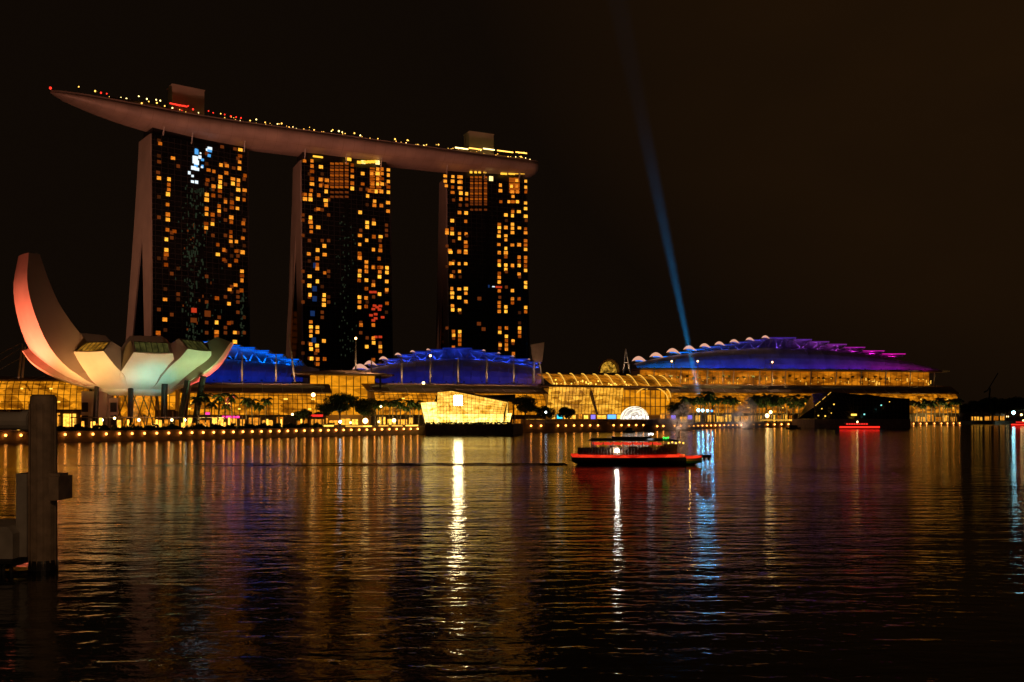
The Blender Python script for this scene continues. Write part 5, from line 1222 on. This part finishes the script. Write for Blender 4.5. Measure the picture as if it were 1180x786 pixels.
dr = (p1 - p0).normalized(); a1 = dr.cross(Vector((0, 1, 0))).normalized(); a2 = dr.cross(a1); LB = (p1 - p0).length * 1.25
m = MB(); rings = []
for k in range(9):
    s = LB*k/8; rr_ = 1.9 + s*.0265; c = p0 + dr*s; rings.append([c + rr_*(a1*math.cos(2*math.pi*j/20) + a2*math.sin(2*math.pi*j/20)) for j in range(20)])
m.loft(rings); bo = rebase(m.build('light_beam', beam_mat(), smooth=True), p0); tag(bo, 'blue searchlight beam leaning left into the night sky beside the right hall', 'light beam', kind='stuff')
lamp('beam_spot', 'SPOT', p0 - dr*7, (.01, .42, 1.0), 7.5e6, p1, 1.2, 3.4, .45)

# ================================================================== BOATS
def bumboat():
    D = 151.0; ox = XP(733, D)
    r = thing('river_boat', 'passenger river boat with red lit rails, dark roof and bright white lamp, in mid bay', 'boat', (ox, D, 0))
    st = [(-10.6, 1.5, 1.35, .5), (-9.5, 2.1, 1.35, .0), (-6, 2.5, 1.30, -.3), (0, 2.6, 1.30, -.4), (5, 2.4, 1.36, -.4), (7.6, 1.9, 1.40, -.3), (7.9, 1.8, 1.06, -.3), (9.6, 1.0, 1.08, .05), (10.7, .35, 1.22, .4)]
    m = MB(); rg_ = []
    for x, w, zs, zk in st:
        rg_.append([(ox + x, D - w, zs), (ox + x, D - w*.94, zs*.45), (ox + x, D - w*.6, zk), (ox + x, D + w*.6, zk), (ox + x, D + w*.94, zs*.45), (ox + x, D + w, zs)])
    m.loft(rg_); h = m.build('hull', M['hullblack'], r)
    for nm, i0, i1, mt, zo in (('red_rail_light', 0, 5, 'boat_led', .22), ('bow_rail_light', 6, 8, 'boat_led', .16)):
        m = MB(); rg_ = []
        for x, w, zs, zk in st[i0:i1 + 1]: rg_.append([(ox + x, D - w - .04, zs + .12 - zo), (ox + x, D - w - .12, zs + .12 - zo), (ox + x, D - w - .12, zs + .14 + zo), (ox + x, D - w - .04, zs + .14 + zo)])
        m.loft(rg_); m.build(nm, M[mt], h)
        m = MB(); rg_ = []
        for x, w, zs, zk in st[i0:i1 + 1]: rg_.append([(ox + x, D + w + .04, zs + .12 - zo), (ox + x, D + w + .12, zs + .12 - zo), (ox + x, D + w + .12, zs + .14 + zo), (ox + x, D + w + .04, zs + .14 + zo)])
        m.loft(rg_); m.build(nm, M[mt], h)
    m = MB(); rg_ = []                                       # painted bow panel, yellow over green
    for x, w, zs, zk in st[6:]: rg_.append([(ox + x, D - w*.99 - .03, .62), (ox + x, D - w - .06, zs - .12)])
    m.loft(rg_, False); m.build('bow_panel', M['yellow'], h)
    m = MB(); rg_ = []
    for x, w, zs, zk in st[6:]: rg_.append([(ox + x, D - w*.93 - .03, .25), (ox + x, D - w*.985 - .05, .61)])
    m.loft(rg_, False); m.build('bow_panel', M['green'], h)
    m = MB(); m.box((ox + 11.3, D, 1.35), (1.9, .9, .42)); m.box((ox + 11.9, D, .95), (.35, .5, .6)); m.box((ox + 11.1, D, .9), (.3, .5, .6)); m.build('bow_fender', M['black'], h)
    # deck house: seats, rails, posts, red lit ceiling and roof
    m = MB(); m.box((ox - 1.2, D, 1.45), (17, 4.4, .12)); m.build('deck', M['wood'], r)
    for k in range(9):
        for s in (-1, 1):
            m = MB(); x = ox - 8.2 + k*1.55; m.box((x, D + s*1.1, 1.95), (.55, 1.5, .12)); m.box((x - .28, D + s*1.1, 2.35), (.1, 1.5, .8)); m.box((x, D + s*1.1, 1.7), (.3, 1.3, .4)); m.build('seat', M['wood'], r)
    m = MB()
    for s in (-1, 1):
        for zz in (2.0, 2.45, 2.8): m.tube([(ox - 9.4, D + s*2.2, zz), (ox + 5.8, D + s*2.2, zz)], .04, 4)
        for k in range(32): x = ox - 9.4 + k*.49; m.tube([(x, D + s*2.2, 1.5), (x, D + s*2.2, 2.8)], .05, 4)
    m.build('railing', M['wood'], r)
    rb = random.Random(5)
    for s in (-1, 1):
        for k in range(14): m = MB(); x = ox - 8.9 + k*1.05; hh = rb.uniform(.7, 1.5); m.box((x, D + s*2.08, 1.55 + hh/2), (.95, .08, hh)); m.build('side_panel', M['wood'], r)
    m = MB()
    for s in (-1, 1):
        for k in range(8): x = ox - 7.2 + k*1.6; m.tube([(x, D + s*2.1, 1.5), (x, D + s*2.0, 3.7)], .07, 5)
    m.build('roof_posts', M['hullred'], r)
    m = MB(); rg_ = []
    for x, w in ((-7.8, 1.7), (-7.0, 2.2), (4.6, 2.2), (6.6, 1.6)): rg_.append([(ox + x, D - w, 3.85), (ox + x, D - w, 4.0), (ox + x, D - w*.5, 4.3 if x > -7.5 and x < 6 else 4.05), (ox + x, D + w*.5, 4.3 if x > -7.5 and x < 6 else 4.05), (ox + x, D + w, 4.0), (ox + x, D + w, 3.85)])
    m.loft(rg_); rf = m.build('roof', M['hullblack'], r)
    for s in (-1, 1):
        for k in range(7): m = MB(); x = ox - 6.4 + k*1.6; m.box((x, D + s*2.02, 3.42), (1.25, .10, .36)); m.build('red_lantern', M['boat_led2'], rf)
    m = MB(); m.box((ox - .8, D, 4.42), (6.4, 1.5, .25)); m.build('roof_box', M['hullblack'], rf)
    m = MB(); m.tube([(ox + 2.4, D, 4.3), (ox + 2.4, D, 5.0)], .05); m.build('light_pole', M['darkmetal'], rf)
    for k in range(3): m = MB(); m.ball((ox + 2.1 + k*.28, D - .2, 4.95 + .06*(k % 2)), .15, 6, 4); m.build('top_light', M['stage2'] if 'stage2' in M else M.setdefault('stage2', glow('boat_top_lamp', (.9, .95, 1), 6)), rf)
    for k in range(3): m = MB(); m.ball((ox + 4.3 + k*.36, D - 1.4, 4.42 - .06*(k % 2)), .15, 6, 4); m.build('green_light', M['green_lamp'], rf)
    m = MB(); m.box((ox + 5.6, D, 2.4), (1.7, 3.4, 1.9)); m.build('wheelhouse', M['wood'], r)
    for k in range(5): m = MB(); m.ball((ox + 5.0 + k*.62, D - 1.95 + .12*k, 3.55 + .12*(k % 2)), .16, 6, 4); m.build('yellow_light', M['gold'], r)
    m = MB(); m.ball((ox - 3.4, D - 2.45, 2.35), .30, 10, 7); m.build('white_lamp', glow('boat_white_lamp', (1, .96, .86), 75), r)
    m = MB(); m.tube([(ox - 3.4, D - 2.15, 1.5), (ox - 3.4, D - 2.15, 2.4)], .05); m.tube([(ox - 3.4, D - 2.15, 2.35), (ox - 3.4, D - 2.3, 2.35)], .07); m.build('lamp_bracket', M['darkmetal'], r)
    lamp('bow_lamp', 'POINT', (ox + 8.2, D - 3.2, 1.7), (1, .65, .1), 26, None, .1, parent=r)
bumboat()
# low wake ridges trailing behind the boat
m = MB()
for y0, hh, xe in ((149.2, .16, -76), (153.5, .12, -60)):
    rg_ = []
    for k in range(41):
        x = 9.0 + (xe - 9.0)*k/40; w = .5 + k*.03; yy = y0 - .02*k*(1 if y0 < 151 else -1) + .12*math.sin(k*.9); h_ = hh*(1 - .6*k/40)*(.8 + .3*math.sin(k*1.7))
        rg_.append([(x, yy - w, .004), (x, yy - w*.4, h_*.7), (x, yy, h_), (x, yy + w*.4, h_*.7), (x, yy + w, .004)])
    m.loft(rg_, False)
m.build('wake', bpy.data.materials['bay_water'], smooth=True, kind='stuff')
def red_boat(lb, px, py, d, L):
    ox = XP(px, d); r = thing('red_boat', lb, 'boat', (ox, d, 0), 'small red lit boats at the far right'); h = L/2
    m = MB(); m.loft([[(ox + x, d - w, z1), (ox + x, d - w*.6, -.4), (ox + x, d + w*.6, -.4), (ox + x, d + w, z1)] for x, w, z1 in ((-h, .6, 1.5), (-h*.8, 1.8, 1.2), (h*.7, 1.8, 1.2), (h, .8, 1.6))]); hl_ = m.build('hull', M['hullred'], r)
    m = MB(); m.loft([[(ox + x, d - w - .1, .75), (ox + x, d - w - .3, .75), (ox + x, d - w - .3, 1.7), (ox + x, d - w - .1, 1.7)] for x, w in ((-h, .6), (-h*.8, 1.8), (h*.7, 1.8), (h, .8))]); m.build('red_strip', M['red_lamp'], hl_)
    m = MB(); m.box((ox - L*.08, d, 3.5), (L*.55, 3.4, .3)); m.build('roof', M['hullred'], r)
    for k in range(9): m = MB(); m.box((ox - L*.33 + k*L*.062, d - 1.75, 3.05), (L*.045, .2, .75)); m.build('red_lantern', M['rednean'], r)
    m = MB()
    for k in range(6): m.tube([(ox - L*.33 + k*L*.1, d - 1.6, 1.2), (ox - L*.33 + k*L*.1, d - 1.6, 3.4)], .08, 4)
    m.build('posts', M['hullred'], r)
    m = MB(); m.ball((ox - L*.06, d - 1, 4.3), .55, 6, 4); m.build('top_lamp', M['mid_lamp'], r)
    m = MB(); m.tube([(ox - L*.06, d - 1, 3.6), (ox - L*.06, d - 1, 3.9)], .1, 4); m.build('lamp_stem', M['darkmetal'], r)
red_boat('small red lit boat in front of the dark pavilion', 990, 494, 545, 23.5)
red_boat('small red lit boat cut by the right edge of the picture', 1180, 491, 700, 20)
for lb, px, d, L in (('tiny dark unlit boat near the event plaza wall', 725, 440, 6.0), ('tiny dark unlit boat near the quay left of the dark pavilion', 914, 560, 9)):
    ox = XP(px, d); r = thing('dark_boat', lb, 'boat', (ox, d, 0)); h = L/2
    m = MB(); m.loft([[(ox + x, d - w, z1), (ox + x, d - w*.5, -.3), (ox + x, d + w*.5, -.3), (ox + x, d + w, z1)] for x, w, z1 in ((-h, .5, .9), (-h*.7, 1.1, .8), (h*.6, 1.1, .8), (h, .2, 1.1))]); m.build('hull', M['hullblack'], r)
    m = MB(); m.box((ox, d, 1.45), (L*.5, 1.6, 1.2)); m.box((ox, d, 2.1), (L*.6, 1.9, .12)); m.build('cabin', M['hullblack'], r)

# ================================================================== FOREGROUND PILE AND PONTOON
D = 48.0; X = XP(50, D)
pl = thing('mooring_pile', 'thick weathered pile standing in the water at the left edge, with collar and beam', 'pile', (X, D, 0))
m = MB(); m.lathe((X, D, 0), [(.68, -2), (.67, 1), (.66, 5), (.65, 8.7), (.62, 9.0), (.5, 9.1)], 20); m.build('post', M['pile'], pl, smooth=False)
m = MB(); 
for k in range(7): a = math.pi*(1.05 + .9*k/6); m.tube([(X + .67*math.cos(a), D + .67*math.sin(a), .2), (X + .66*math.cos(a), D + .66*math.sin(a), 8.6)], .045, 4)
m.build('ribs', M['pile'], pl)
m = MB(); m.lathe((X, D, 0), [(.70, -.5), (.72, .0), (.71, .35), (.68, .5)], 20); m.build('tide_band', surf('wet_pile', (.02, .017, .014), .4), pl)
z1, z2 = ZY(545, D), ZY(572, D)
m = MB(); m.box((X, D, (z1 + ZY(560, D))/2), (XP(75, D) - XP(27, D), .9, z1 - ZY(560, D))); m.build('collar', M['pile'], pl)
m = MB(); m.box((XP(70, D), D, (z1 + z2)/2 - .15), (.5, 1.5, z1 - z2)); m.build('collar_bracket', M['pile'], pl)
m = MB(); m.box((XP(31, D), D + .1, (z1 + ZY(640, D))/2), (.55, 1.3, z1 - ZY(640, D))); m.build('guide_post', M['pilepaint'], pl)
bm_ = thing('beam', 'dark horizontal beam running left from the pile out of the picture', 'beam', (XP(0, D), D, ZY(485, D)))
m = MB(); m.tube([(X - .6, D, ZY(485, D)), (X - 9, D, ZY(485, D))], .48, 14); m.tube([(X - 1.0, D, ZY(485, D)), (X - .62, D, ZY(485, D))], .56, 14); m.build('bar', M['pilepaint'], bm_)
pt = thing('pontoon', 'worn pale pontoon at the foot of the pile, cut by the left edge', 'pontoon', (XP(5, D), D + .5, 0))
x0, x1 = XP(-90, D), XP(29, D)
m = MB(); m.loft([[(x0, D - 1.2, z), (x1 - (.25 if z > 2 else 0), D - 1.2, z), (x1 - (.25 if z > 2 else 0), D + 2.4, z), (x0, D + 2.4, z)] for z in (ZY(640, D), ZY(612, D), ZY(604, D))]); m.build('float', M['pilepaint'], pt)
m = MB(); m.box(((x0 + x1)/2, D + .4, ZY(640, D) - .12), (x1 - x0 + .2, 3.8, .2)); m.build('fender', M['black'], pt)
m = MB()
for px in (12, 16, 25): m.tube([(XP(px, D), D - 1.0, -1), (XP(px, D), D - 1.0, ZY(641, D))], .09, 6)
m.build('legs', M['black'], pt)
m = MB(); m.box(((x0 + x1)/2 - .2, D + .6, ZY(641, D)*.5), (x1 - x0 - .6, 2.4, ZY(641, D) - .3)); m.build('float_base', M['hullblack'], pt)

SC.render.film_transparent = False
